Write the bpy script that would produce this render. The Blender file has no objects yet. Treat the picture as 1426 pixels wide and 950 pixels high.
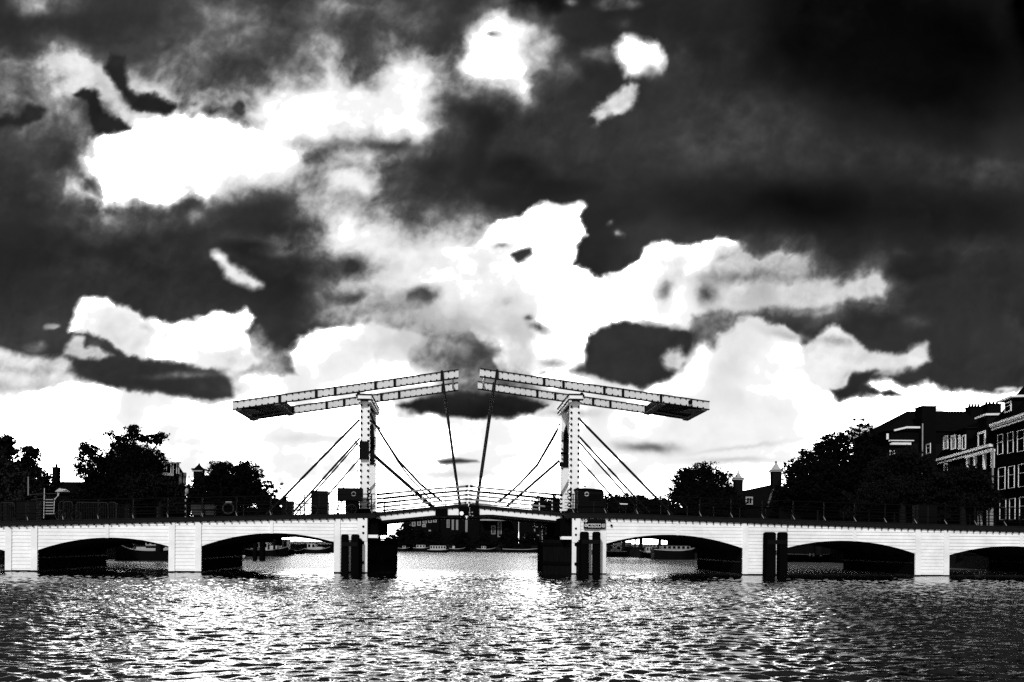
import bpy, math, random
import numpy as np
from mathutils import Vector, Matrix
R = math.radians
random.seed(4)
scn = bpy.context.scene
COL = scn.collection
# ------------------------------------------------------------------ camera geometry
F = 1119.0; EYE = 2.2; CX = 713.0; SH = 281.0; ROLL = R(.45)
rv = Vector((math.cos(ROLL), 0, math.sin(ROLL))); uv = Vector((-math.sin(ROLL), 0, math.cos(ROLL))); fv = Vector((0, 1, 0))
def ray(px, py):
    return rv*((px-CX)/F)+uv*((475-py+SH)/F)+fv
def at(px, py, y):                       # point on the sight line at forward distance y
    return Vector((0, 0, EYE))+ray(px, py)*y
def ground_x(px, y): return at(px, 750, y).x
def zat(px, py, y): return at(px, py, y).z

class Frame:
    def __init__(s, o, yaw): s.o = Vector(o); s.yaw = yaw; s.e1 = Vector((math.cos(yaw), math.sin(yaw), 0)); s.e2 = Vector((-math.sin(yaw), math.cos(yaw), 0))
    def w(s, p): return s.o+s.e1*p[0]+s.e2*p[1]+Vector((0, 0, p[2]))
    def hit(s, px, py, t=0.):            # (along, up) where the sight line meets the plane at depth t of this frame
        d = ray(px, py); c = Vector((0, 0, EYE))
        k = (t-(c-s.o).dot(s.e2))/d.dot(s.e2)
        p = c+d*k-s.o
        return p.dot(s.e1), p.z
W = Frame((0, 0, 0), 0)
BR = Frame(((653-CX)/F*56, 56, 0), R(4.2))
TN, TF, WD = 2.9, 7.7, 10.8

# ------------------------------------------------------------------ materials
def mat(name, col, rough=.7, var=.0, vscale=1.5, bump=0., bscale=8., spec=.3, metal=0., streak=False):
    m = bpy.data.materials.new(name); m.use_nodes = True; nt = m.node_tree; b = nt.nodes['Principled BSDF']
    b.inputs['Roughness'].default_value = rough; b.inputs['Metallic'].default_value = metal; b.inputs['Specular IOR Level'].default_value = spec
    c = (col, col, col, 1) if not isinstance(col, tuple) else col+(1,)
    b.inputs['Base Color'].default_value = c
    tc = nt.nodes.new('ShaderNodeTexCoord')
    if var:
        n = nt.nodes.new('ShaderNodeTexNoise'); n.inputs['Scale'].default_value = vscale; n.inputs['Detail'].default_value = 6; n.inputs['Roughness'].default_value = .65
        mp = nt.nodes.new('ShaderNodeMapping'); nt.links.new(tc.outputs['Object'], mp.inputs[0]); nt.links.new(mp.outputs[0], n.inputs['Vector'])
        if streak: mp.inputs['Scale'].default_value = (3, 3, .35)
        r = nt.nodes.new('ShaderNodeMapRange'); r.inputs['From Min'].default_value = .3; r.inputs['From Max'].default_value = .75
        r.inputs['To Min'].default_value = 1.0; r.inputs['To Max'].default_value = 1-var
        mx = nt.nodes.new('ShaderNodeVectorMath'); mx.operation = 'SCALE'; mx.inputs[0].default_value = c[:3]
        nt.links.new(n.outputs['Fac'], r.inputs['Value']); nt.links.new(r.outputs[0], mx.inputs['Scale']); nt.links.new(mx.outputs[0], b.inputs['Base Color'])
    if bump:
        n2 = nt.nodes.new('ShaderNodeTexNoise'); n2.inputs['Scale'].default_value = bscale; n2.inputs['Detail'].default_value = 4
        nt.links.new(tc.outputs['Object'], n2.inputs['Vector'])
        bp = nt.nodes.new('ShaderNodeBump'); bp.inputs['Strength'].default_value = bump; bp.inputs['Distance'].default_value = .05
        nt.links.new(n2.outputs['Fac'], bp.inputs['Height']); nt.links.new(bp.outputs[0], b.inputs['Normal'])
    return m
def brick_mat(name, col, mortar):
    m = bpy.data.materials.new(name); m.use_nodes = True; nt = m.node_tree; b = nt.nodes['Principled BSDF']; b.inputs['Roughness'].default_value = .85; b.inputs['Specular IOR Level'].default_value = 0
    tc = nt.nodes.new('ShaderNodeTexCoord'); mp = nt.nodes.new('ShaderNodeMapping'); mp.inputs['Rotation'].default_value = (R(90), 0, 0)
    k = nt.nodes.new('ShaderNodeTexBrick'); k.inputs['Scale'].default_value = 1; k.inputs['Brick Width'].default_value = .22; k.inputs['Row Height'].default_value = .075; k.inputs['Mortar Size'].default_value = .006
    k.inputs['Color1'].default_value = (col,)*3+(1,); k.inputs['Color2'].default_value = (col*.7,)*3+(1,); k.inputs['Mortar'].default_value = (mortar,)*3+(1,)
    nt.links.new(tc.outputs['Object'], mp.inputs[0]); nt.links.new(mp.outputs[0], k.inputs['Vector']); nt.links.new(k.outputs['Color'], b.inputs['Base Color'])
    return m
M = dict(
    white=mat('white_paint', .80, .45, .10, 1.2, .15, 14, .4), board=mat('white_board_paint', .84, .5, .26, .9, .1, 20, .35),
    cream=mat('off_white_paint', .62, .5, .22, 1.5), grey=mat('grey_paint', .20, .5, .2, 2), paleg=mat('pale_grey_paint', .38, .5, .25, 2),
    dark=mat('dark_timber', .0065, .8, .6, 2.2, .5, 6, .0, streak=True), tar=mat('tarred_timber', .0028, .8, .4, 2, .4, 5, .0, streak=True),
    fascia=mat('dark_green_fascia_paint', .0085, .7, .35, 2.5, .1, 9, .05), iron=mat('black_iron', .0025, .65, .3, 5, 0, 8, .05),
    cable=mat('black_steel_cable', .004, .6, 0, 1, 0, 8, .1), bulb=mat('smoked_bulb_glass', .006, .4, 0, 1, 0, 8, .1), under=mat('grey_underside_steel', .10, .7, .5, 3, .2, 8, .1),
    stone=mat('canal_stone', .008, .85, .5, .8, .5, 4, .1), road=mat('asphalt', .03, .9, .3, 1.2, .3, 20, .1),
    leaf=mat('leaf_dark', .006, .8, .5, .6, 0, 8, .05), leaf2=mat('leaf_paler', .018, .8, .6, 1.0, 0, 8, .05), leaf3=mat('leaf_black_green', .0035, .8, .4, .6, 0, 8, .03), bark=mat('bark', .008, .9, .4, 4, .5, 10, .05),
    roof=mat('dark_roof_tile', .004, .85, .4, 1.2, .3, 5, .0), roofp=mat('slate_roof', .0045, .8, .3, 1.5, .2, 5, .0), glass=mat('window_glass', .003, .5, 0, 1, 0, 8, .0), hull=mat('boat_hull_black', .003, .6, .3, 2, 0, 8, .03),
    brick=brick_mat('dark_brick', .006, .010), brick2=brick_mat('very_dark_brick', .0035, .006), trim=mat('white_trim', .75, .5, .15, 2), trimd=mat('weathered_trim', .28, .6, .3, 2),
    beamw=mat('beam_white_paint', .60, .5, .22, 1.3, .1, 10, .3), dim=mat('dull_galvanised_steel', .03, .7, .3, 5, 0, 8, .05), dimg=mat('dull_grey_board', .035, .8, .5, 4, .2, 9, .03),
    grass=mat('bank_turf', .01, .95, .5, 1.0, .4, 6, .03), lead=mat('lead_flashing', .006, .8, .3, 2, 0, 8, .0), white_lamp=mat('white_lamp_glass', .9, .3))

# ------------------------------------------------------------------ mesh collector
class MB:
    def __init__(s): s.v = []; s.f = []
    def add(s, vs, fs):
        n = len(s.v); s.v += [tuple(p) for p in vs]; s.f += [tuple(i+n for i in f) for f in fs]; return s
    def box(s, a, b):
        x0, y0, z0 = a; x1, y1, z1 = b
        return s.hexa([(x0, y0, z0), (x1, y0, z0), (x1, y1, z0), (x0, y1, z0), (x0, y0, z1), (x1, y0, z1), (x1, y1, z1), (x0, y1, z1)])
    def hexa(s, c):
        return s.add(c, [(0, 3, 2, 1), (4, 5, 6, 7), (0, 1, 5, 4), (1, 2, 6, 5), (2, 3, 7, 6), (3, 0, 4, 7)])
    def bar(s, p, q, w, h=None):         # square bar from p to q, w across, h high
        p = Vector(p); q = Vector(q); h = h or w; d = (q-p).normalized()
        up = Vector((0, 0, 1)) if abs(d.z) < .95 else Vector((0, 1, 0))
        a = d.cross(up).normalized()*w/2; b = a.cross(d).normalized()*h/2
        return s.hexa([p-a-b, q-a-b, q+a-b, p+a-b, p-a+b, q-a+b, q+a+b, p+a+b])
    def tube(s, pts, r, n=6, cap=True):
        pts = [Vector(p) for p in pts]; rr = r if isinstance(r, (list, tuple)) else [r]*len(pts); base = len(s.v); k = len(pts)
        for i, p in enumerate(pts):
            d = (pts[min(i+1, k-1)]-pts[max(i-1, 0)]).normalized(); up = Vector((0, 0, 1)) if abs(d.z) < .9 else Vector((1, 0, 0))
            a = d.cross(up).normalized(); b = a.cross(d)
            for j in range(n):
                t = 2*math.pi*j/n; s.v.append(tuple(p+(a*math.cos(t)+b*math.sin(t))*rr[i]))
        for i in range(k-1):
            for j in range(n):
                s.f.append((base+i*n+j, base+i*n+(j+1) % n, base+(i+1)*n+(j+1) % n, base+(i+1)*n+j))
        if cap: s.f.append(tuple(base+j for j in reversed(range(n)))); s.f.append(tuple(base+(k-1)*n+j for j in range(n)))
        return s
    def ball(s, c, r, n=6, m=4, sz=1.):
        base = len(s.v); c = Vector(c); s.v.append((c.x, c.y, c.z-r*sz))
        for i in range(1, m):
            t = math.pi*i/m
            for j in range(n):
                p = 2*math.pi*j/n; s.v.append((c.x+r*math.sin(t)*math.cos(p), c.y+r*math.sin(t)*math.sin(p), c.z-r*sz*math.cos(t)))
        s.v.append((c.x, c.y, c.z+r*sz)); top = len(s.v)-1
        for j in range(n): s.f.append((base, base+1+(j+1) % n, base+1+j)); s.f.append((top, top-n+j, top-n+(j+1) % n))
        for i in range(m-2):
            for j in range(n): a = base+1+i*n; s.f.append((a+j, a+(j+1) % n, a+n+(j+1) % n, a+n+j))
        return s
    def prism(s, pts, ext):              # planar polygon and its extrusion vector
        n = len(pts); e = Vector(ext); P = [Vector(p) for p in pts]
        s.add(P+[p+e for p in P], [tuple(reversed(range(n))), tuple(range(n, 2*n))]+[(i, (i+1) % n, n+(i+1) % n, n+i) for i in range(n)]); return s
    def ring(s, c, r, tr, ax=1, n=20, m=6):
        pts = []
        for i in range(n+1):
            t = 2*math.pi*i/n
            o = (r*math.cos(t), 0, r*math.sin(t)) if ax == 1 else (0, r*math.cos(t), r*math.sin(t))
            pts.append(Vector(c)+Vector(o))
        base = len(s.v)
        for i in range(n):
            t = 2*math.pi*i/n; rad = (pts[i]-Vector(c)).normalized(); up = Vector((0, 1, 0)) if ax == 1 else Vector((1, 0, 0))
            for j in range(m):
                q = 2*math.pi*j/m; s.v.append(tuple(pts[i]+rad*tr*math.cos(q)+up*tr*math.sin(q)))
        for i in range(n):
            for j in range(m):
                a = base+i*m; b = base+((i+1) % n)*m; s.f.append((a+j, b+j, b+(j+1) % m, a+(j+1) % m))
        return s
    def build(s, name, material, parent=None, fr=None, base=None, bevel=0, smooth=False):
        if parent is not None: base = parent['_b']; fr = None
        bx, by, bz = base
        me = bpy.data.meshes.new(name); me.from_pydata([(x-bx, y-by, z-bz) for x, y, z in s.v], [], s.f); me.update()
        if smooth: me.polygons.foreach_set('use_smooth', [True]*len(me.polygons))
        o = bpy.data.objects.new(name, me); COL.objects.link(o); me.materials.append(M[material] if isinstance(material, str) else material)
        o['_b'] = tuple(base); KEYS.append(o)
        if parent is not None: o.parent = parent
        else: o.location = fr.w(base); o.rotation_euler = (0, 0, fr.yaw)
        if bevel:
            md = o.modifiers.new('Bevel', 'BEVEL'); md.width = bevel; md.segments = 2; md.limit_method = 'ANGLE'
        return o
KEYS = []
def tag(o, label=None, cat=None, group=None, kind=None):
    if label: o['label'] = label
    if cat: o['category'] = cat
    if group: o['group'] = group
    if kind: o['kind'] = kind
    return o
def thing(name, label, cat, fr, base, group=None):
    o = bpy.data.objects.new(name, None); COL.objects.link(o); o.empty_display_size = .3
    o.location = fr.w(base); o.rotation_euler = (0, 0, fr.yaw); o['_b'] = tuple(base); KEYS.append(o)
    return tag(o, label, cat, group)
def copy_tree(o, parent=None):
    c = o.copy(); COL.objects.link(c); c.parent = parent; KEYS.append(c)
    for ch in list(o.children): copy_tree(ch, c)
    return c
def interp(x, pts):
    if x <= pts[0][0]: a, b = pts[0], pts[1]
    elif x >= pts[-1][0]: a, b = pts[-2], pts[-1]
    else:
        for a, b in zip(pts, pts[1:]):
            if a[0] <= x <= b[0]: break
    return a[1]+(b[1]-a[1])*(x-a[0])/(b[0]-a[0])

_BM = {}
def bulb(parent, c, r, name='light_bulb', material='bulb'):
    """one bulb of a string: shared mesh, its own object"""
    k = (round(r, 3), material)
    if k not in _BM:
        m = MB().ball((0, 0, 0), r, 7, 5); me = bpy.data.meshes.new(name); me.from_pydata(m.v, [], m.f); me.update(); me.materials.append(M[material]); _BM[k] = me
    o = bpy.data.objects.new(name, _BM[k]); COL.objects.link(o); o.parent = parent; b = parent['_b']; o.location = (c[0]-b[0], c[1]-b[1], c[2]-b[2]); o['_b'] = tuple(b); KEYS.append(o); return o
# ---------- cloud map: bearings are written in units of 1/1119 radian-tangent, x to the right, y downwards ----------
_rs = np.random.RandomState(7)
_G = _rs.rand(256, 256).astype(np.float32)
def vnoise(x, y):
    xi = np.floor(x).astype(np.int64); yi = np.floor(y).astype(np.int64)
    fx = (x - xi).astype(np.float32); fy = (y - yi).astype(np.float32)
    fx = fx*fx*fx*(fx*(fx*6-15)+10); fy = fy*fy*fy*(fy*(fy*6-15)+10)
    a = _G[yi & 255, xi & 255]; b = _G[yi & 255, (xi+1) & 255]
    c = _G[(yi+1) & 255, xi & 255]; d = _G[(yi+1) & 255, (xi+1) & 255]
    return (a*(1-fx)+b*fx)*(1-fy) + (c*(1-fx)+d*fx)*fy
def fbm(x, y, s, octv=5, gain=.5, ox=0., billow=False):
    t = 0; amp = 1.; n = 0; k = 1./s
    for i in range(octv):
        c, sn = math.cos(.6*i+ox), math.sin(.6*i+ox)
        v = vnoise((x*c-y*sn)*k+ox*17+i*31.7, (x*sn+y*c)*k+ox*9+i*11.3)*2-1
        if billow: v = 1-2*np.abs(v)
        t = t+amp*v; n += amp; amp *= gain; k *= 2.03
    return t/n
def sdist(x, y, P):
    P = np.array(P, np.float32); Q = np.roll(P, -1, 0)
    d2 = np.full(x.shape, 1e12, np.float32); ins = np.zeros(x.shape, bool)
    for (ax, ay), (bx, by) in zip(P, Q):
        ex, ey = bx-ax, by-ay
        wx, wy = x-ax, y-ay
        t = np.clip((wx*ex+wy*ey)/(ex*ex+ey*ey+1e-9), 0, 1)
        dx, dy = wx-ex*t, wy-ey*t
        d2 = np.minimum(d2, dx*dx+dy*dy)
        c = ((ay <= y) & (by > y)) | ((by <= y) & (ay > y))
        ins ^= c & (x < ax + (y-ay)/(by-ay if by != ay else 1e-9)*ex)
    return np.where(ins, 1, -1)*np.sqrt(d2)
def sstep(a, b, v):
    t = np.clip((v-a)/(b-a), 0, 1); return t*t*(3-2*t)

def cloud_map(x, y):
    x = x.astype(np.float32); y = y.astype(np.float32)
    w1x = fbm(x, y, 70, 4, .5, 1.3); w1y = fbm(x, y, 70, 4, .5, 2.7)
    w2x = fbm(x, y, 20, 5, .58, 3.9); w2y = fbm(x, y, 20, 5, .58, 5.1)
    big = fbm(x, y, 240, 5, .5, .4); mid = fbm(x+9*w1x, y+9*w1y, 60, 6, .5, 6.2); fine = fbm(x, y*1.2, 20, 5, .5, 7.7)
    bil = fbm(x+8*w1x, y+8*w1y, 30, 5, .55, 8.8, True)
    B = .195 + .055*big + .022*mid + .003*fine
    def blob(cx, cy, rx, ry, val, k=1., ang=0., warp=1., hard=0.):
        nonlocal B
        m = (np.abs(x-cx) < 3.2*max(rx, ry)) & (np.abs(y-cy) < 3.2*max(rx, ry))
        if not m.any(): return
        X = x[m]-cx+warp*(.35*rx*w1x[m]+5*w2x[m]); Y = y[m]-cy+warp*(.35*ry*w1y[m]+4*w2y[m])
        c, s = math.cos(math.radians(ang)), math.sin(math.radians(ang))
        r = np.sqrt(((X*c+Y*s)/rx)**2+((-X*s+Y*c)/ry)**2)
        a = np.exp(-r*r*1.1)*k if hard == 0 else sstep(1+hard, 1-hard, r)*k
        a = np.clip(a*(1+warp*(.55*mid[m]+.4*fine[m])), 0, 1)
        B[m] = B[m]*(1-a)+a*(val+.12*val*mid[m]+.12*val*fine[m])
    def poly(P, val, soft, tex=.05, w1=10, w2=5, k=1., rim=0., bl=0., ea=1., grow=0.):
        nonlocal B
        Pn = np.array(P); mg = soft*4+w1+w2+20
        m = (x > Pn[:, 0].min()-mg) & (x < Pn[:, 0].max()+mg) & (y > Pn[:, 1].min()-mg) & (y < Pn[:, 1].max()+mg)
        if not m.any(): return
        X = x[m]; Y = y[m]
        sd = sdist(X+w1*w1x[m]+w2*w2x[m], Y+w1*w1y[m]+w2*w2y[m], P)
        sd = sd+1.6*bl*bil[m]+ea*soft*(.45*fine[m]+1.1*mid[m])
        sd = sd+(grow or soft*.3*(soft >= 9))
        if val > .6 and soft >= 7:
            h = sstep(-soft*3.6-8, soft*.5, sd+6*mid[m])**1.5*.33*k; B[m] = B[m]+(val*.8-B[m]).clip(0)*h
        a = sstep(-soft*1.15, soft*1.15, sd)*k
        v = val+tex*mid[m]+tex*.9*fine[m]+rim*np.exp(-np.maximum(sd, 0)/18)
        B[m] = B[m]*(1-a)+a*v
    # --- grey and black upper air ---
    blob(1250, 40, 270, 120, .025, 1.1, warp=.4); blob(1310, 100, 140, 95, .025, .9, warp=.4); blob(1090, 282, 280, 44, .05, 1., 3, warp=.4); blob(1330, 300, 150, 40, .09, .6)
    blob(1130, 200, 120, 40, .21, .7, 15); blob(1390, 235, 90, 26, .24, .8, -8); blob(1270, 215, 60, 18, .25, .5, 15)
    blob(1400, 40, 25, 90, .07, .8, -22); blob(1440, 60, 22, 150, .0, 1, -15)
    blob(1000, 150, 110, 130, .235, .7); blob(1150, 450, 180, 60, .155, .7); blob(1330, 400, 160, 120, .17, .8); blob(1290, 372, 55, 16, .125, .9, -12, hard=.5)
    blob(1370, 350, 80, 22, .22, .6, -5); blob(1280, 447, 24, 9, .25, .8); blob(1415, 450, 16, 22, .25, .7); blob(1255, 352, 12, 5, .26, .7)
    blob(120, 350, 250, 45, .14, .8); blob(60, 330, 130, 60, .13, .7); blob(230, 370, 150, 60, .2, .8); blob(60, 240, 90, 60, .235, .8)
    blob(270, 320, 60, 26, .18, .6); blob(150, 310, 55, 22, .42, .7); blob(420, 420, 70, 45, .15, .9); blob(330, 340, 60, 25, .2, .6)
    blob(180, 30, 60, 30, .17, .7); blob(400, 40, 110, 45, .27, .8); blob(300, 17, 55, 22, .4, .8); blob(60, 0, 45, 16, .55, .8); blob(480, 12, 60, 16, .42, .7)
    blob(560, 60, 45, 70, .36, .6); blob(250, 90, 90, 45, .36, .75); blob(30, 130, 60, 50, .42, .8); blob(110, 175, 80, 26, .38, .7)
    blob(390, 95, 40, 25, .2, .9); blob(395, 75, 12, 10, .12, .6); blob(740, 10, 75, 14, .05, .95, -8, hard=.6); blob(690, 22, 30, 9, .06, .8)
    blob(700, 190, 200, 50, .2, .7); blob(760, 230, 120, 60, .2, .5); blob(860, 130, 60, 40, .15, .6)
    for a in [(640, 155, 35, 12, .12, 15), (675, 175, 22, 22, .12, 0), (660, 215, 18, 45, .11, 10), (585, 225, 60, 16, .11, -5), (585, 255, 35, 24, .12, 20),
              (720, 240, 45, 22, .11, 15), (700, 300, 110, 36, .115, 0), (770, 262, 60, 12, .12, -5), (610, 330, 60, 30, .13, 25), (820, 350, 60, 45, .115, 0), (860, 300, 40, 14, .13, -15),
              (650, 60, 80, 22, .17, 0)]:
        blob(a[0], a[1], a[2], a[3], a[4], .85, a[5], hard=.55)
    blob(620, 275, 50, 26, .25, .7, 10, hard=.5); blob(540, 235, 22, 24, .26, .7); blob(560, 200, 60, 14, .38, .8, 12)
    blob(440, 345, 110, 18, .3, .7); blob(370, 352, 60, 14, .11, .8, 10, hard=.5); blob(440, 372, 40, 12, .13, .7, hard=.5); blob(410, 400, 60, 18, .14, .8)
    blob(430, 340, 60, 14, .5, .7, -10); blob(465, 440, 45, 12, .5, .7, -10); blob(1000, 300, 60, 26, .07, .6)
    # --- high cloud, upper left ---
    blob(320, 145, 42, 20, .74, .95); blob(250, 125, 60, 20, .55, .7, 15); blob(290, 70, 60, 25, .42, .5, -20); blob(110, 100, 45, 24, .6, .7, 30)
    poly([(-20, 85), (10, 90), (35, 110), (60, 125), (95, 150), (120, 165), (130, 200), (100, 190), (60, 178), (0, 175), (-20, 170)], .45, 14, .1, 12, 8, .6)
    poly([(52, 88), (75, 68), (100, 76), (130, 84), (150, 95), (162, 115), (182, 146), (205, 162), (190, 178), (165, 172), (145, 145), (122, 126), (100, 134), (80, 128), (88, 108), (65, 98)], .87, 8, .08, 8, 7)
    poly([(172, 112), (190, 104), (208, 115), (240, 126), (262, 142), (285, 150), (250, 155), (222, 150), (196, 140), (180, 128)], .8, 9, .06, 6, 5)
    poly([(395, 110), (440, 85), (470, 84), (500, 110), (540, 96), (550, 70), (580, 66), (612, 90), (610, 180), (560, 205), (470, 200), (360, 185), (330, 150)], .62, 26, .06, 10, 6, .8)
    poly([(342, 155), (372, 128), (400, 118), (420, 122), (438, 112), (450, 92), (466, 92), (480, 110), (520, 122), (538, 100), (550, 84), (575, 80), (595, 92), (597, 112), (583, 135), (575, 158), (588, 185), (578, 192), (545, 186), (505, 176), (480, 176), (460, 186), (430, 192), (400, 186), (370, 176), (350, 168)], .985, 17, .05, 8, 6)
    poly([(130, 195), (150, 178), (195, 168), (215, 158), (242, 152), (275, 156), (312, 163), (342, 170), (368, 178), (385, 192), (405, 193), (424, 212), (420, 236), (400, 252), (360, 264), (330, 268), (302, 272), (286, 282), (262, 278), (235, 290), (205, 288), (190, 282), (168, 288), (152, 290), (146, 304), (136, 285), (112, 270), (97, 262), (102, 252), (118, 262), (136, 274), (126, 240), (119, 226), (130, 212)], 1.03, 8.5, .01, 4, 6, bl=3, grow=1.)
    poly([(320, 262), (400, 250), (420, 230), (430, 250), (400, 268), (340, 280), (300, 285)], .6, 14, .05, 6, 4, .6)
    blob(272, 300, 10, 11, .75, .9); blob(190, 310, 50, 12, .35, .5); blob(262, 262, 16, 6, .9, .5)
    D = dict(tex=.03, w1=4, w2=7, bl=1.5, grow=3.)
    poly([(146, 96), (158, 78), (170, 80), (172, 105), (178, 125), (195, 131), (215, 134), (238, 145), (228, 153), (205, 154), (185, 148), (165, 122)], .14, 5, **D)
    poly([(110, 135), (118, 127), (133, 131), (146, 150), (160, 165), (178, 177), (160, 180), (145, 182), (134, 186), (130, 165), (124, 140)], .13, 3.5, **D)
    poly([(-20, 168), (25, 162), (40, 148), (60, 152), (50, 160), (25, 172), (-20, 180)], .15, 5, **D)
    poly([(196, 134), (230, 140), (240, 146), (226, 154), (200, 154), (188, 146)], .12, 4, **D); blob(334, 150, 8, 10, .22, .95, hard=.4); blob(272, 146, 10, 4, .3, .7); blob(252, 145, 8, 5, .2, .8)
    blob(515, 203, 80, 9, .17, .85, 3); blob(600, 235, 40, 22, .14, .6); blob(330, 292, 60, 13, .17, .8, -6); blob(395, 285, 36, 16, .18, .8); blob(395, 222, 14, 5, .5, .0)
    # --- small clouds, top centre ---
    blob(705, 75, 68, 48, .42, .55); blob(752, 62, 20, 30, .5, .6, 30)
    poly([(643, 92), (648, 58), (656, 42), (676, 34), (692, 26), (714, 37), (738, 40), (750, 52), (742, 72), (738, 88), (728, 104), (731, 120), (727, 130), (719, 122), (708, 112), (690, 110), (668, 112), (650, 104)], 1.01, 9, .03, 6, 6, bl=2)
    poly([(738, 40), (756, 44), (766, 38), (768, 60), (756, 84), (740, 96), (735, 70)], .55, 9, .12, 4, 9, .7)
    blob(688, 47, 7, 3, .4, .8); blob(703, 118, 20, 8, .7, .5)
    blob(788, 96, 18, 16, .38, .8); blob(832, 74, 32, 13, .45, .8, -12)
    poly([(853, 62), (868, 49), (888, 50), (914, 60), (923, 80), (918, 98), (906, 96), (890, 107), (872, 102), (860, 84)], 1.01, 6, .02, 3, 4, bl=1.5)
    blob(905, 100, 12, 8, .6, .6)
    poly([(826, 160), (835, 145), (855, 132), (878, 116), (888, 120), (880, 142), (858, 158), (842, 162), (830, 172)], .68, 6, .16, 4, 8)
    blob(858, 3, 24, 9, .55, .9, hard=.6); blob(864, 30, 12, 9, .4, .9); blob(797, 3, 9, 6, .5, .9); blob(850, 310, 4, 3, .6, .9); blob(862, 325, 5, 4, .6, .8)
    # --- grey cloud left of centre ---
    poly([(418, 262), (430, 236), (455, 222), (470, 208), (500, 208), (518, 232), (532, 246), (527, 268), (516, 288), (488, 302), (448, 304), (424, 288)], .68, 10, .1, 8, 6, bl=2)
    poly([(455, 245), (470, 232), (500, 235), (522, 250), (512, 272), (490, 262), (465, 262)], .95, 7, .06, 5, 5); blob(440, 275, 18, 9, .85, .7); blob(490, 218, 24, 8, .85, .7)
    blob(500, 300, 40, 12, .5, .7); blob(560, 290, 24, 10, .4, .6)
    blob(405, 318, 60, 9, .13, .8, 5); blob(545, 262, 14, 20, .2, .8, hard=.5)
    # --- the great cloud behind the bridge ---
    poly([(440, 322), (480, 300), (525, 302), (565, 330), (640, 335), (690, 340), (740, 400), (740, 520), (560, 500), (470, 440), (470, 400), (540, 400), (480, 350)], .66, 24, .1, 14, 8, .9)
    poly([(462, 322), (482, 308), (512, 308), (535, 328), (560, 350), (600, 352), (650, 342), (690, 345), (760, 400), (760, 470), (690, 465), (640, 430), (610, 400), (560, 395), (520, 405), (476, 396), (500, 385), (540, 375), (500, 345)], .97, 19, .06, 10, 6)
    poly([(660, 338), (678, 328), (683, 314), (705, 305), (728, 301), (742, 287), (762, 280), (783, 283), (806, 280), (815, 285), (810, 300), (818, 325), (804, 340), (799, 366), (815, 370), (836, 383), (852, 378), (872, 370), (890, 360), (896, 344), (912, 335), (936, 336), (960, 339), (985, 334), (1012, 331), (1030, 338), (1034, 352), (1058, 362), (1088, 350), (1105, 352), (1080, 380), (1030, 400), (1000, 440), (968, 462), (925, 456), (850, 448), (818, 470), (812, 512), (700, 530), (660, 460), (640, 400), (640, 350)], 1.0, 3., .035, 2, 4, bl=3)
    blob(648, 385, 75, 42, .985, .9); blob(620, 440, 70, 26, .9, .6); blob(560, 372, 70, 14, .95, .7, 4)
    poly([(1030, 345), (1060, 362), (1095, 348), (1130, 356), (1128, 372), (1110, 385), (1060, 400), (1000, 410), (985, 380), (1000, 350)], .78, 9, .1, 5, 7)
    poly([(985, 415), (1010, 398), (1060, 392), (1110, 388), (1150, 392), (1176, 402), (1200, 388), (1222, 384), (1236, 398), (1226, 411), (1190, 413), (1155, 424), (1110, 428), (1060, 428), (1020, 436), (990, 432)], .88, 9, .08, 5, 6, bl=1)
    poly([(1172, 412), (1180, 398), (1205, 388), (1224, 384), (1236, 397), (1228, 410), (1196, 414)], .86, 5, .12, 3, 6)
    blob(1035, 384, 55, 8, .48, .75, -3); blob(984, 410, 14, 15, .3, .85, 30); blob(1120, 432, 90, 7, .42, .6, -3)
    blob(926, 402, 11, 17, .38, .8, 20); blob(945, 385, 12, 10, .75, .6); blob(945, 365, 30, 12, .9, .5)
    poly([(712, 356), (722, 350), (738, 345), (740, 350), (732, 360), (720, 363)], .2, 3, .02, 2, 4); blob(698, 342, 9, 3, .45, .8)
    blob(752, 455, 13, 6, .32, .85, 30); blob(738, 441, 7, 4, .3, .8); blob(705, 418, 26, 10, .78, .6, -10); blob(640, 445, 70, 20, .83, .5); blob(770, 505, 14, 5, .5, .8)
    # --- low bright band down to the horizon ---
    poly([(-300, 490), (0, 490), (25, 494), (60, 496), (88, 492), (103, 500), (98, 514), (112, 530), (160, 536), (180, 560), (-300, 570)], .87, 6, .1, 6, 5, bl=1)
    blob(20, 515, 70, 6, .68, .8); blob(20, 538, 60, 5, .74, .7); blob(60, 525, 40, 5, .95, .7)
    poly([(300, 500), (350, 470), (372, 505), (400, 505), (425, 520), (420, 560), (300, 560), (312, 535), (290, 520)], .6, 13, .14, 8, 9)
    poly([(-300, 552), (0, 548), (60, 542), (105, 532), (150, 536), (195, 544), (240, 548), (290, 558), (322, 552), (328, 536), (345, 520), (380, 522), (415, 522), (408, 512), (402, 490), (415, 470), (440, 456), (480, 451), (520, 450), (560, 455), (600, 472), (640, 520), (700, 530), (760, 512), (812, 510), (835, 528), (895, 538), (932, 524), (948, 508), (962, 478), (975, 458), (1000, 452), (1030, 440), (1062, 442), (1098, 455), (1112, 472), (1130, 490), (1170, 500), (1180, 530), (1162, 545), (1168, 556), (1178, 550), (1200, 548), (1220, 545), (1205, 532), (1212, 526), (1235, 527), (1262, 536), (1290, 527), (1312, 540), (1340, 546), (1380, 548), (1426, 544), (1500, 548), (1800, 540), (1800, 1000), (-300, 1000)], 1.015, 4, .03, 2, 4, bl=3)
    poly([(1115, 478), (1130, 470), (1150, 456), (1168, 456), (1182, 468), (1195, 478), (1212, 490), (1238, 494), (1262, 490), (1278, 476), (1290, 477), (1295, 500), (1272, 512), (1240, 515), (1205, 520), (1190, 538), (1165, 548), (1130, 530)], .93, 5, .07, 3, 6, bl=2)
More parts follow.
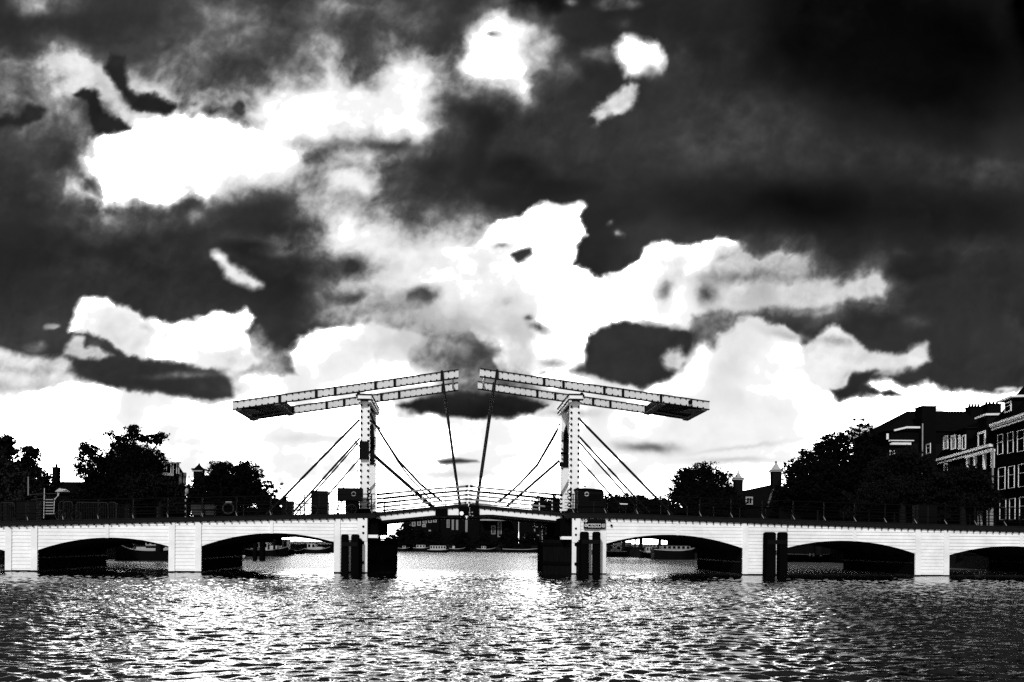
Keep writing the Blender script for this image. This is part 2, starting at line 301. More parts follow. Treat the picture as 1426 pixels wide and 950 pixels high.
    blob(1165, 474, 26, 6, .55, .7, 10); blob(1100, 465, 40, 7, .7, .6, 15); blob(1225, 516, 40, 5, .55, .6, -5); blob(1190, 500, 40, 8, .85, .5)
    poly([(966, 440), (1000, 432), (1036, 436), (1024, 452), (1000, 462), (996, 478), (985, 470), (968, 476), (958, 470)], .3, 6, .12, 3, 8, .9)
    poly([(1185, 518), (1225, 514), (1200, 535), (1192, 548), (1178, 554), (1162, 550), (1160, 542), (1180, 535)], .17, 3, .02, 2, 4); poly([(1222, 545), (1240, 541), (1256, 549), (1230, 551)], .17, 2.5, .02, 1, 3)
    # --- cloud above the left bank with its dark base ---
    poly([(110, 504), (130, 494), (170, 498), (215, 505), (300, 514), (318, 530), (324, 550), (292, 558), (258, 550), (232, 550), (195, 541), (150, 533), (122, 526), (108, 516)], .18, 5, .02, 3, 4)
    blob(255, 522, 40, 4, .42, .7, -3); blob(300, 540, 30, 8, .19, .8)
    poly([(98, 462), (104, 442), (116, 416), (132, 412), (152, 417), (172, 428), (192, 428), (202, 440), (213, 442), (240, 447), (270, 446), (300, 434), (326, 436), (340, 431), (352, 443), (342, 462), (346, 488), (358, 502), (340, 512), (300, 508), (260, 505), (215, 500), (180, 494), (160, 484), (140, 468), (122, 460)], 1.0, 3.6, .05, 3, 5, bl=2)
    poly([(86, 494), (94, 482), (104, 468), (116, 470), (119, 484), (138, 481), (160, 494), (140, 501), (114, 500)], .85, 3.5, .1, 3, 5); blob(50, 482, 14, 8, .4, .8, hard=.6); blob(72, 453, 10, 4, .5, .8, hard=.6)
    blob(205, 455, 10, 6, .8, .6); blob(320, 500, 40, 14, .72, .5); blob(135, 478, 12, 6, .28, .8)
    poly([(296, 354), (304, 352), (318, 366), (332, 372), (352, 380), (366, 398), (352, 403), (330, 394), (312, 388), (308, 372)], .93, 6, .05, 2, 4)
    # --- dark pieces in front of the bright band ---
    blob(490, 372, 40, 20, .2, .95, 8); blob(487, 414, 34, 12, .25, .9); blob(585, 412, 26, 12, .27, .9, -8, hard=.7); blob(540, 425, 50, 10, .55, .8)
    poly([(575, 500), (600, 478), (640, 472), (685, 476), (695, 490), (680, 505), (660, 515), (610, 512)], .45, 9, .2, 5, 8, .85)
    blob(668, 492, 14, 14, .25, .8, hard=.5); blob(625, 494, 34, 9, .4, .6)
    poly([(630, 512), (655, 500), (690, 510), (735, 530), (760, 555), (700, 565), (560, 565), (610, 545)], .5, 13, .2, 6, 9, .9)
    poly([(550, 566), (585, 554), (640, 548), (700, 546), (762, 562), (742, 575), (700, 580), (658, 584), (622, 579), (580, 573)], .13, 3.5, .03, 3, 5, bl=1)
    blob(655, 550, 110, 9, .2, .6); blob(790, 575, 34, 5, .7, .8)
    poly([(822, 478), (838, 458), (872, 451), (905, 456), (940, 458), (966, 464), (962, 488), (948, 512), (925, 528), (896, 537), (862, 533), (830, 526), (796, 514), (816, 504)], .185, 7, .015, 3, 3)
    poly([(918, 498), (930, 488), (944, 486), (956, 500), (946, 518), (928, 512)], .85, 6, .1, 3, 6)
    poly([(1388, 541), (1398, 538), (1414, 540), (1404, 544)], .9, 2.5, .02, 1, 1)
    poly([(610, 641), (640, 637), (664, 640), (668, 643), (635, 645), (614, 644)], .25, 2.5, .01, 1, 1); blob(640, 660, 40, 4, .85, .7)
    blob(906, 622, 40, 7, .45, .85, 3); blob(1020, 640, 50, 4, .8, .7); blob(1030, 622, 60, 3, .84, .6, -8); blob(430, 610, 60, 7, .86, .6); blob(860, 655, 60, 12, .9, .5)
    puff = fbm(x+14*w1x+5*w2x, y+14*w1y+5*w2y, 46, 6, .58, 4.4, True); up = fbm(x+14*w1x+5*w2x+5, y+14*w1y+5*w2y+7, 46, 6, .58, 4.4, True)
    rel = np.clip((puff-up)*1.6, -1, 1); hi = sstep(620, 540, y)
    crisp = fbm(x+10*w1x+6*w2x, y+10*w1y+6*w2y, 17, 5, .6, 1.9, True)-fbm(x+10*w1x+6*w2x+2.5, y+10*w1y+6*w2y+3.5, 17, 5, .6, 1.9, True)
    soft_ = fbm(x+24*w1x, y+24*w1y, 95, 4, .45, 9.9)
    B = B+(4*B*(1-B)).clip(0)*sstep(.1, .5, B)*(.13*rel+.22*mid+.02*fine+.07*crisp*sstep(-.25, .35, w1x))*hi
    B = B-hi*sstep(.8, .97, B)*sstep(250, 330, y)*(.085*sstep(.05, .7, soft_))
    B = B+hi*sstep(.45, .1, B)*(.002*rel+.045*fbm(x+30*w1x, y*1.6+30*w1y, 170, 4, .45, 3.3))
    for (cx, cy, rx, ry, k) in ((640, 460, 150, 55, .3), (760, 470, 70, 50, .26), (1075, 385, 120, 40, .3), (1060, 500, 110, 50, .13), (900, 415, 70, 40, .14), (250, 470, 130, 40, .16), (480, 500, 90, 40, .12), (560, 340, 90, 40, .22), (780, 330, 50, 40, .08), (1230, 500, 70, 26, .25), (700, 80, 60, 40, .12), (500, 120, 90, 40, .12), (640, 620, 400, 60, .07), (150, 600, 220, 50, .08), (1000, 610, 260, 50, .08)):
        w_ = np.exp(-(((x-cx)/rx)**2+((y-cy)/ry)**2)*.9)*k
        B = B-.62*w_*sstep(.05, .8, B)*(sstep(-.35, .6, 1.1*mid+.9*soft_+.25*fine)-.2)
    L = sstep(560, 620, y)*(.045*mid+  .055*fbm(x+20*w1x, y*2.6, 120, 5, .5, 2.2)-.004); B = B + np.minimum(L, .02)-.012*sstep(540, 600, y)
    return np.clip(B, 0, 1)
# ------------------------------------------------------------------ world, sun, camera
SUN_EL, SUN_AZ = R(34), R(196)           # the sun stands behind the viewer, a little to the left
wd = bpy.data.worlds.new('World'); scn.world = wd; wd.use_nodes = True; nt = wd.node_tree
sk = nt.nodes.new('ShaderNodeTexSky'); sk.sky_type = 'NISHITA'; sk.sun_disc = False; sk.sun_elevation = SUN_EL; sk.sun_rotation = SUN_AZ
bw = nt.nodes.new('ShaderNodeRGBToBW'); nt.links.new(sk.outputs[0], bw.inputs[0]); nt.links.new(bw.outputs[0], nt.nodes['Background'].inputs['Color'])
nt.nodes['Background'].inputs['Strength'].default_value = .07
sd_ = bpy.data.lights.new('sun', 'SUN'); sd_.energy = 2.75; sd_.angle = R(.5); sd_.color = (1, 1, 1)
so = bpy.data.objects.new('sun', sd_); COL.objects.link(so)
sdir = Vector((math.sin(SUN_AZ)*math.cos(SUN_EL), math.cos(SUN_AZ)*math.cos(SUN_EL), math.sin(SUN_EL)))
so.rotation_euler = (-sdir).to_track_quat('-Z', 'Y').to_euler(); so.location = (0, -30, 60)
cd = bpy.data.cameras.new('camera'); cam = bpy.data.objects.new('camera', cd); COL.objects.link(cam); scn.camera = cam
cd.sensor_width = 36; cd.lens = 36*F/1426; cd.shift_y = SH/1426; cd.clip_end = 12000; cd.clip_start = .1
mw = Matrix.Identity(4)
for i in range(3): mw[i][0] = rv[i]; mw[i][1] = uv[i]; mw[i][2] = -fv[i]; mw[i][3] = (0, 0, EYE)[i]
cam.matrix_world = mw
vs = scn.view_settings; vs.view_transform = 'Standard'; vs.look = 'None'; vs.gamma = 1; vs.exposure = 0; vs.use_curve_mapping = False
scn.render.engine = 'CYCLES'; cy = scn.cycles; cy.max_bounces = 6; cy.glossy_bounces = 3; cy.diffuse_bounces = 3; cy.transparent_max_bounces = 8
cy.caustics_reflective = True; cy.caustics_refractive = False; cy.use_denoising = False; cy.sample_clamp_indirect = 4.5; cy.blur_glossy = 1.0

# ------------------------------------------------------------------ the cloud deck in front, a shell 4 km off
def sky_shell():
    az = np.concatenate([np.linspace(-76, -36, 60, endpoint=False), np.linspace(-36, 36, 1000, endpoint=False), np.linspace(36, 76, 60)])
    el = np.concatenate([np.linspace(-1.2, 0, 4, endpoint=False), np.linspace(0, 36, 520, endpoint=False), np.linspace(36, 86, 60)])
    A, E = np.meshgrid(np.radians(az), np.radians(el)); sh = A.shape; A = A.ravel(); E = E.ravel()
    d = np.stack([np.sin(A)*np.cos(E), np.cos(A)*np.cos(E), np.sin(E)], 1)
    r_, u_ = np.array(rv), np.array(uv); fw = np.maximum(d[:, 1], .03)
    B = cloud_map(np.clip(CX+F*(d@r_)/fw, -4000, 6000), np.clip(475+SH-F*(d@u_)/fw, -9000, 1500))
    L = np.where(B <= .04045, B/12.92, ((B+.055)/1.055)**2.4)*(1+GLOW*sstep(.975, 1.0, B))
    cov = sstep(76, 58, np.degrees(np.abs(A)))*sstep(86, 62, np.degrees(E))
    me = bpy.data.meshes.new('sky'); n = len(A); h, w = sh
    me.vertices.add(n); me.vertices.foreach_set('co', (d*4000).ravel().astype(np.float32))
    i = (np.arange(h-1)[:, None]*w+np.arange(w-1)[None, :]).ravel(); q = np.stack([i, i+w, i+w+1, i+1], 1).astype(np.int32)
    me.loops.add(q.size); me.loops.foreach_set('vertex_index', q.ravel()); me.polygons.add(len(q)); me.polygons.foreach_set('loop_start', np.arange(0, q.size, 4, dtype=np.int32))
    me.polygons.foreach_set('use_smooth', np.ones(len(q), bool)); me.update(calc_edges=True)
    a = me.attributes.new('cloud', 'FLOAT', 'POINT'); a.data.foreach_set('value', L.astype(np.float32))
    c = me.attributes.new('cover', 'FLOAT', 'POINT'); c.data.foreach_set('value', cov.astype(np.float32))
    m = bpy.data.materials.new('cloud_light'); m.use_nodes = True; t = m.node_tree; t.nodes.clear()
    out = t.nodes.new('ShaderNodeOutputMaterial'); em = t.nodes.new('ShaderNodeEmission'); tr = t.nodes.new('ShaderNodeBsdfTransparent'); mx = t.nodes.new('ShaderNodeMixShader')
    at1 = t.nodes.new('ShaderNodeAttribute'); at1.attribute_name = 'cloud'; at2 = t.nodes.new('ShaderNodeAttribute'); at2.attribute_name = 'cover'
    nz = t.nodes.new('ShaderNodeTexNoise'); nz.inputs['Scale'].default_value = .11; nz.inputs['Detail'].default_value = 5; nz.inputs['Roughness'].default_value = .7
    tc = t.nodes.new('ShaderNodeTexCoord'); t.links.new(tc.outputs['Object'], nz.inputs['Vector'])
    mr = t.nodes.new('ShaderNodeMapRange'); mr.inputs['To Min'].default_value = .985; mr.inputs['To Max'].default_value = 1.015; mr.inputs['From Min'].default_value = .25; mr.inputs['From Max'].default_value = .75
    mu = t.nodes.new('ShaderNodeMath'); mu.operation = 'MULTIPLY'; t.links.new(nz.outputs['Fac'], mr.inputs['Value']); t.links.new(mr.outputs[0], mu.inputs[0]); t.links.new(at1.outputs['Fac'], mu.inputs[1])
    t.links.new(mu.outputs[0], em.inputs['Strength']); t.links.new(at2.outputs['Fac'], mx.inputs[0]); t.links.new(tr.outputs[0], mx.inputs[1]); t.links.new(em.outputs[0], mx.inputs[2]); t.links.new(mx.outputs[0], out.inputs[0])
    m.cycles.emission_sampling = 'NONE'
    me.materials.append(m); o = bpy.data.objects.new('sky', me); COL.objects.link(o); tag(o, kind='structure')
GLOW = 6.5
sky_shell()

# ------------------------------------------------------------------ water
def water():
    m = bpy.data.materials.new('river_water'); m.use_nodes = True; t = m.node_tree; b = t.nodes['Principled BSDF']
    b.inputs['Base Color'].default_value = (.003, .003, .003, 1); b.inputs['Roughness'].default_value = .012; b.inputs['IOR'].default_value = 1.33; b.inputs['Specular IOR Level'].default_value = .5
    tc = t.nodes.new('ShaderNodeTexCoord'); prev = None; total = None
    for sc, amp, st, rot in [(2.6, .5, 1.5, -14), (7.5, .22, 1.4, 5)]:
        mp = t.nodes.new('ShaderNodeMapping'); mp.inputs['Scale'].default_value = (1, st, 1); mp.inputs['Rotation'].default_value = (0, 0, R(rot)); t.links.new(tc.outputs['Object'], mp.inputs[0])
        n = t.nodes.new('ShaderNodeTexNoise'); n.inputs['Scale'].default_value = sc; n.inputs['Detail'].default_value = 4; n.inputs['Roughness'].default_value = .55; n.inputs['Distortion'].default_value = .3
        t.links.new(mp.outputs[0], n.inputs['Vector']); k = t.nodes.new('ShaderNodeMath'); k.operation = 'MULTIPLY'; k.inputs[1].default_value = amp; t.links.new(n.outputs['Fac'], k.inputs[0])
        if total is None: total = k
        else:
            a = t.nodes.new('ShaderNodeMath'); a.operation = 'ADD'; t.links.new(total.outputs[0], a.inputs[0]); t.links.new(k.outputs[0], a.inputs[1]); total = a
    bp = t.nodes.new('ShaderNodeBump'); bp.inputs['Strength'].default_value = 1; bp.inputs['Distance'].default_value = WAVE
    t.links.new(total.outputs[0], bp.inputs['Height']); t.links.new(bp.outputs[0], b.inputs['Normal'])
    gl = t.nodes.new('ShaderNodeBsdfGlossy'); gl.inputs['Roughness'].default_value = .012; gl.inputs['Color'].default_value = (.9, .9, .9, 1); t.links.new(bp.outputs[0], gl.inputs['Normal'])
    sx = t.nodes.new('ShaderNodeSeparateXYZ'); t.links.new(tc.outputs['Object'], sx.inputs[0]); rr = t.nodes.new('ShaderNodeMapRange')   # ripples too fine to model on the reach beyond the bridge
    for k_, v_ in (('From Min', 54), ('From Max', 66), ('To Min', .012), ('To Max', .36)): rr.inputs[k_].default_value = v_
    t.links.new(sx.outputs['Y'], rr.inputs['Value']); r2 = t.nodes.new('ShaderNodeMapRange'); ad = t.nodes.new('ShaderNodeMath'); ad.operation = 'ADD'
    for k_, v_ in (('From Min', 16), ('From Max', 54), ('To Min', 0), ('To Max', .05)): r2.inputs[k_].default_value = v_
    t.links.new(sx.outputs['Y'], r2.inputs['Value']); t.links.new(rr.outputs[0], ad.inputs[0]); t.links.new(r2.outputs[0], ad.inputs[1]); t.links.new(ad.outputs[0], gl.inputs['Roughness']); t.links.new(rr.outputs[0], b.inputs['Roughness'])
    mx = t.nodes.new('ShaderNodeMixShader'); mx.inputs[0].default_value = .4; t.links.new(b.outputs[0], mx.inputs[1]); t.links.new(gl.outputs[0], mx.inputs[2]); t.links.new(mx.outputs[0], t.nodes['Material Output'].inputs[0])
    # rippled sheet: real waves near the bridge, spacing growing with distance
    us = np.concatenate([np.array([-40, -12, -5, -2.5, -1.4]), np.linspace(-.8, .8, 700), np.array([1.4, 2.5, 5, 12, 40])])
    ys = [7.0]
    while ys[-1] < 3300: ys.append(ys[-1]+(max(.048, ys[-1]*.0021) if ys[-1] < 62 else .45 if ys[-1] < 195 else ys[-1]*.12))
    ys = np.array(ys); U, Y = np.meshgrid(us, ys); X = U*Y; h, w = X.shape
    rs = np.random.RandomState(11); Zw = np.zeros_like(X); DX = np.zeros_like(X); DY = np.zeros_like(X)
    for i in range(80):
        lam = 4.0*(.16/4.0)**(i/79.); th = R(90)+rs.normal(0, .5); k = 2*math.pi/lam; kx, ky = k*math.cos(th), k*math.sin(th); ph = rs.rand()*6.28
        slope = SLOPE*math.exp(-((math.log(lam/.34))/.85)**2)
        A = slope/k; dy = np.where(Y < 62, np.maximum(.048, Y*.0021), .45); A = A*np.clip((lam/dy-2.5)/2, 0, 1)*(1+1.3*np.clip((Y-62)/12, 0, 1))
        wob = 1+.7*np.sin(kx*.13*X+ky*.09*Y+ph*3); p = kx*X+ky*Y+ph
        Zw += A*wob*np.sin(p); DX += A*wob*.7*math.cos(th)*np.cos(p); DY += A*wob*.7*math.sin(th)*np.cos(p)
    edge = np.clip((1.4-np.abs(U))/.6, 0, 1)*np.clip((Y-7)/1.0, 0, 1); X = X+DX*edge; Yd = Y+DY*edge
    co = np.stack([X, Yd, Zw*edge], -1).reshape(-1, 3); n = len(co)
    co = np.concatenate([co, [(-3400, -1500, -.3), (3400, -1500, -.3), (3400, 3300, -.3), (-3400, 3300, -.3)]])
    i = (np.arange(h-1)[:, None]*w+np.arange(w-1)[None, :]).ravel(); q = np.concatenate([np.stack([i, i+1, i+w+1, i+w], 1), [[n, n+1, n+2, n+3]]]).astype(np.int32)
    me = bpy.data.meshes.new('water'); me.vertices.add(len(co)); me.vertices.foreach_set('co', co.ravel().astype(np.float32))
    me.loops.add(q.size); me.loops.foreach_set('vertex_index', q.ravel()); me.polygons.add(len(q)); me.polygons.foreach_set('loop_start', np.arange(0, q.size, 4, dtype=np.int32))
    me.polygons.foreach_set('use_smooth', np.ones(len(q), bool)); me.update(calc_edges=True); me.materials.append(m)
    o = bpy.data.objects.new('water', me); COL.objects.link(o); tag(o, kind='structure')
SLOPE = .054
WAVE = .007
water()
# ================================================================== THE BRIDGE
def S(px, t=0., py=740): return BR.hit(px, py, t)[0]
def Z(px, py, t=0.): return BR.hit(px, py, t)[1]
FT = [(-170, 736), (0, 726), (300, 719.5), (500, 715), (653, 713.5), (860, 715), (1020, 721), (1260, 729), (1426, 733.3), (1620, 739)]
FB = [(-170, 742), (0, 733), (300, 726), (500, 721.6), (653, 720), (860, 722.6), (1020, 728), (1260, 736.5), (1426, 741.5), (1620, 747)]
ZT = [(S(p), Z(p, q)) for p, q in FT]; ZB = [(S(p), Z(p, q)) for p, q in FB]
def ztop(s): return interp(s, ZT)
def zbot(s): return interp(s, ZB)
def parab(a, b, c):                       # quadratic through three (s, z) points
    (x0, y0), (x1, y1), (x2, y2) = a, b, c
    def f(x): return y0*(x-x1)*(x-x2)/((x0-x1)*(x0-x2))+y1*(x-x0)*(x-x2)/((x1-x0)*(x1-x2))+y2*(x-x0)*(x-x1)/((x2-x0)*(x2-x1))
    return f
ARCH = [((-185, 772), (-90, 756), (8, 767.5)), ((53, 766), (145, 748.8), (235.4, 761)), ((281, 760.5), (374, 742.6), (465, 755)),
        ((844, 757), (936, 744.8), (1034, 763.7)), ((1096, 762.8), (1180, 753.2), (1274, 771)), ((1321.5, 773), (1412, 760.8), (1512, 782))]
AR = []
for a in ARCH:
    P = [BR.hit(p, q) for p, q in a]; AR.append((P[0][0], P[2][0], parab(*P)))
# piers: (left px, right px)
PIER = [(8, 53), (236, 281), (1034, 1095), (1274.5, 1322)]
def boards(mb, s0, s1, zlo, zhi, t=0., pitch=.245, z_ref=0., lap=.038, step=.22):
    """lapped boards between s0 and s1; zlo(s), zhi(s) bound the sheet"""
    n = max(1, int((s1-s0)/step)); ss = [s0+(s1-s0)*i/n for i in range(n+1)]
    zmin = min(zlo(s) for s in ss); zmax = max(zhi(s) for s in ss); k = int(math.floor((zmin-z_ref)/pitch))
    while z_ref+k*pitch < zmax:
        r0, r1 = z_ref+k*pitch, z_ref+(k+1)*pitch; k += 1
        for a, b in zip(ss, ss[1:]):
            la, lb = max(r0, zlo(a)), max(r0, zlo(b)); ha, hb = min(r1, zhi(a)), min(r1, zhi(b))
            if ha-la < .004 and hb-lb < .004: continue
            ha, hb = max(ha, la+.001), max(hb, lb+.001)
            f = lambda z: t-.012-lap*(1-(z-r0)/pitch)
            mb.add([(a, f(la), la), (b, f(lb), lb), (b, f(hb), hb), (a, f(ha), ha), (a, t+.05, la), (b, t+.05, lb)], [(0, 1, 2, 3), (4, 5, 1, 0)])
def approach(name, label, s_end0, s_end1, arches, piers, base_s):
    root = thing(name, label, 'bridge', BR, (base_s, 5, 0))
    # body: soffits, pier sides, deck
    body = MB()
    for (a, b, f) in arches:
        n = 22; ss = [a+(b-a)*i/n for i in range(n+1)]
        for u, v in zip(ss, ss[1:]):
            zu, zv = f(u), f(v)
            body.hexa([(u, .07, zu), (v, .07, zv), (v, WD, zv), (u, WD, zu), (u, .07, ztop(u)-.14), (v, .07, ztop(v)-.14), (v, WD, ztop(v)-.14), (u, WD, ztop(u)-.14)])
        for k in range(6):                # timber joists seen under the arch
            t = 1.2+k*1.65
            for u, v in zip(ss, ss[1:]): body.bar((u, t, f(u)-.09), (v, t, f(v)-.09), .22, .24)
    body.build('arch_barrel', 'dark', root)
    for (u, v) in piers:
        p_ = MB().box((u+.05, .06, -1.5), (v-.05, WD+.02, min(ztop(u), ztop(v))-.15)).build('pier', 'brick2', root)
        MB().box((u-.02, -.10, -1.5), (v+.02, WD+.1, .10)).build('pier_footing', 'stone', p_); MB().box((u+.0, .055, .9), (v, WD+.05, 1.0)).build('string_course', 'stone', p_)
    dk = MB(); n = 40
    for i in range(n):
        u = s_end0+(s_end1-s_end0)*i/n; v = s_end0+(s_end1-s_end0)*(i+1)/n
        dk.hexa([(u, .1, ztop(u)-.12), (v, .1, ztop(v)-.12), (v, WD-.1, ztop(v)-.12), (u, WD-.1, ztop(u)-.12), (u, .1, ztop(u)-.03), (v, .1, ztop(v)-.03), (v, WD-.1, ztop(v)-.03), (u, WD-.1, ztop(u)-.03)])
    dk.build('deck', 'road', root)
    for side in (0, 1):                   # fascia strip
        fa = MB(); t0, t1 = (-.16, .08) if side == 0 else (WD-.08, WD+.16)
        for i in range(n):
            u = s_end0+(s_end1-s_end0)*i/n; v = s_end0+(s_end1-s_end0)*(i+1)/n
            fa.hexa([(u, t0, zbot(u)), (v, t0, zbot(v)), (v, t1, zbot(v)), (u, t1, zbot(u)), (u, t0, ztop(u)-.05), (v, t0, ztop(v)-.05), (v, t1, ztop(v)-.05), (u, t1, ztop(u)-.05)])
            fa.hexa([(u, t0-.04, ztop(u)-.05), (v, t0-.04, ztop(v)-.05), (v, t1+.04, ztop(v)-.05), (u, t1+.04, ztop(u)-.05), (u, t0-.04, ztop(u)), (v, t0-.04, ztop(v)), (v, t1+.04, ztop(v)), (u, t1+.04, ztop(u))])
        fa.build('fascia', 'fascia', root)
    cl = MB()
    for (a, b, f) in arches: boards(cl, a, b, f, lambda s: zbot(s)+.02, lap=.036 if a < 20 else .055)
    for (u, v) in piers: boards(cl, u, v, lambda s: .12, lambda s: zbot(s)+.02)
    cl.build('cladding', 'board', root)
    for (a, b, f) in arches:
        bk = MB(); ss = [a+(b-a)*i/16 for i in range(17)]
        for u, v in zip(ss, ss[1:]): bk.hexa([(u, WD+.01, f(u)), (v, WD+.01, f(v)), (v, WD+.07, f(v)), (u, WD+.07, f(u)), (u, WD+.01, zbot(u)), (v, WD+.01, zbot(v)), (v, WD+.07, zbot(v)), (u, WD+.07, zbot(u))])
        bk.build('rear_cladding', 'board', root)
    for (u, v) in piers:
        for x in (u, v-.42) if v-u < 3 else (u,):
            MB().box((x, -.085, .10), (x+.42, .05, zbot(x)-.002)).build('corner_board', 'board', root, bevel=.01)
    for (a, b, f) in arches:
        c = (a+b)/2+.1
        MB().box((c, -.07, f(c)-.02), (c+.24, .05, zbot(c)-.002)).build('batten', 'board', root, bevel=.008)
    # string of bulbs under the fascia: a cable looped between bulbs, hooks
    s = s_end0+.2
    while s < s_end1: bulb(root, (s, -.19, zbot(s)-.045), .066); s += .497
    # railings front and back
    for side, t in ((0, .02), (1, WD-.02)):
        rl = MB(); m = int((s_end1-s_end0)/1.2)
        for h, r in ((1.33, .032), (.94, .02), (.74, .02), (.50, .02), (.31, .02)):
            rl.tube([(s_end0+(s_end1-s_end0)*i/m, t, ztop(s_end0+(s_end1-s_end0)*i/m)+h) for i in range(m+1)], r, 5)
        rail = rl.build('railing', 'iron', root)
        k = 0; s = s_end0+.6
        while s < s_end1:
            p = MB(); z = ztop(s); p.box((s-.04, t-.04, z), (s+.04, t+.04, z+1.35)); p.box((s-.08, t-.08, z), (s+.08, t+.08, z+.05))
            p.build('railing_post', 'iron', rail)
            if side == 0: MB().bar((s+.06, t-.12, z+.02), (s-.06, t+.02, z+.34), .035, .035).build('brace', 'trimd', rail)
            s += 2.28
    return root
sL0, sL1 = S(-175), S(523, 0)
sR0, sR1 = S(786, 0), S(1620)
EL, ER = S(465.5), S(844)
pL = [(AR[0][0]-8, AR[0][0]), (S(8), S(53)), (S(235.4), S(281)), (EL, S(512))]
pR = [(S(796.5), ER), (S(1034), S(1095.5)), (S(1274.2), S(1321.5)), (AR[5][1], AR[5][1]+8)]
approach('bridge_approach', 'white boarded bridge approach of low arches on the left, running to the left-hand tower', sL0, sL1, AR[:3], pL, (sL0+sL1)/2)
approach('bridge_approach', 'white boarded bridge approach of low arches on the right, carrying the small black sign', sR0, sR1, AR[3:], pR, (sR0+sR1)/2)

# ---- abutments of the opening span (dark timber fenders round the channel piers, white ledge and hinge housing)
def abutment(left):
    if left:
        e = [(501.5, .0), (549, 3.6)]; lab = 'dark planked channel pier below the left tower'
        a = (S(501.5), -.25); b = (S(549, 3.6), 3.6); led = (S(511, .3), S(526.5, .3)); sg = 1
    else:
        lab = 'dark planked channel pier below the right tower'
        a = (S(806.5), -.25); b = (S(757, 3.0), 3.0); led = (S(781.5, .3), S(797, .3)); sg = -1
    root = thing('channel_pier', lab, 'bridge pier', BR, ((a[0]+b[0])/2, 5, 0))
    zt = 2.34
    inner = a[0]
    body = MB(); P = [(a[0], a[1]), (b[0], b[1]), (b[0], 7.2), (a[0], WD+.25)]
    if not left: P = P[::-1]
    body.prism([(x, y, -1.5) for x, y in P], (0, 0, zt+1.45)).build('core', 'tar', root)
    pk = MB(); n = 13                     # vertical planks along the slanted fender face
    for i in range(n):
        f0, f1 = i/n, (i+.9)/n; p = Vector((a[0]+(b[0]-a[0])*f0, a[1]+(b[1]-a[1])*f0, 0)); q = Vector((a[0]+(b[0]-a[0])*f1, a[1]+(b[1]-a[1])*f1, 0))
        nn = Vector(((b[1]-a[1])*sg, -abs(b[0]-a[0]), 0)).normalized()*(.07+.02*random.random())
        zz = zt-.03*random.random()
        pk.hexa([(p.x, p.y, -1), (q.x, q.y, -1), (q.x+nn.x, q.y+nn.y, -1), (p.x+nn.x, p.y+nn.y, -1), (p.x, p.y, zz), (q.x, q.y, zz), (q.x+nn.x, q.y+nn.y, zz), (p.x+nn.x, p.y+nn.y, zz)])
    pk.build('plank_facing', 'dark', root)
    cp = MB(); nn = Vector(((b[1]-a[1])*sg, -abs(b[0]-a[0]), 0)).normalized()*.14
    for z in (zt-.22, .75): cp.bar((a[0]+nn.x, a[1]+nn.y, z), (b[0]+nn.x, b[1]+nn.y, z), .09, .20)
    cp.build('waler', 'tar', root)
    MB().prism([(x, y, zt) for x, y in P], (0, 0, .10)).build('cap', 'dark', root)
    l0, l1 = min(led), max(led)
    lg = MB(); lg.box((l0, .05, zt+.12), (l1, .9, zt+.34)); lg.build('white_ledge', 'white', root, bevel=.01)
    h0, h1 = (S(512), S(527, .6)) if left else (S(779.5, .6), S(797))
    MB().box((h0, .35, zt+.36), (h1, 8.6, ztop(h0)-.35)).build('hinge_housing', 'tar', root)
    return root
abutment(True); abutment(False)
# end boards with bolts beside the hinge housing
def ends(left):
    x0, x1 = (S(498), S(511.5)) if left else (S(796.5), S(808))
    r = thing('end_post', 'white end post with two dark bolts, beside the %s hinge' % ('left' if left else 'right'), 'post', BR, ((x0+x1)/2, -.1, Z(500, 753)))
    MB().box((x0, -.13, Z(500, 753.5)), (x1, -.089, zbot(x0)-.004)).build('board', 'white', r, bevel=.01)
    bx = x1-.26 if left else x0+.26
    for y in (733.5, 742.3): MB().ball((bx, -.14, Z(505, y)), .085).build('bolt', 'iron', r)
ends(True); ends(False)

# ---- mooring dolphins
def dolphin(pa, pb, top, where, group='pairs of dark mooring posts against the bridge'):
    t = -.75; (x0, x1), (x2, x3) = pa, pb
    r = thing('mooring_posts', where, 'mooring posts', BR, (S((x0+x3)/2, t), t, 0), group)
    for a, b in ((x0, x1), (x2, x3)):
        s0, s1 = S(a, t), S(b, t); c = (s0+s1)/2; w = (s1-s0)/2-.015; z = Z((a+b)/2, top, t); m = MB()
        lean = .0*(1 if a == x0 else -1)
        m.hexa([(c-w, t-w, -1.5), (c+w, t-w, -1.5), (c+w, t+w, -1.5), (c-w, t+w, -1.5), (c-w*.94+lean, t-w, z-.1), (c+w*.94+lean, t-w, z-.1), (c+w*.94+lean, t+w, z-.1), (c-w*.94+lean, t+w, z-.1)])
        m.hexa([(c-w*.94+lean, t-w, z-.1), (c+w*.94+lean, t-w, z-.1), (c+w*.94+lean, t+w, z-.1), (c-w*.94+lean, t+w, z-.1), (c-w*.62+lean, t-w*.8, z), (c+w*.62+lean, t-w*.8, z), (c+w*.62+lean, t+w*.8, z), (c-w*.62+lean, t+w*.8, z)])
        m.build('post', 'tar', r, bevel=.02)
    MB().box((S(x0, t)+.1, t-.36, Z(x1, top+17, t)), (S(x3, t)-.1, t-.30, Z(x1, top+11, t))).build('iron_band', 'iron', r)
dolphin((475, 486), (489, 501), 744, 'pair of dark posts standing in the water left of the left channel pier')
dolphin((807.5, 820), (825, 836), 740.5, 'pair of dark posts standing in the water under the small sign')
dolphin((1064.5, 1078.8), (1083.6, 1095.5), 741, 'pair of dark posts standing in the water in front of the right-hand arches')
r = thing('mooring_posts', 'pair of dark posts seen through the second arch from the left, out beyond the bridge', 'mooring posts', W, (at(360, 780, 88).x, 88, 0))
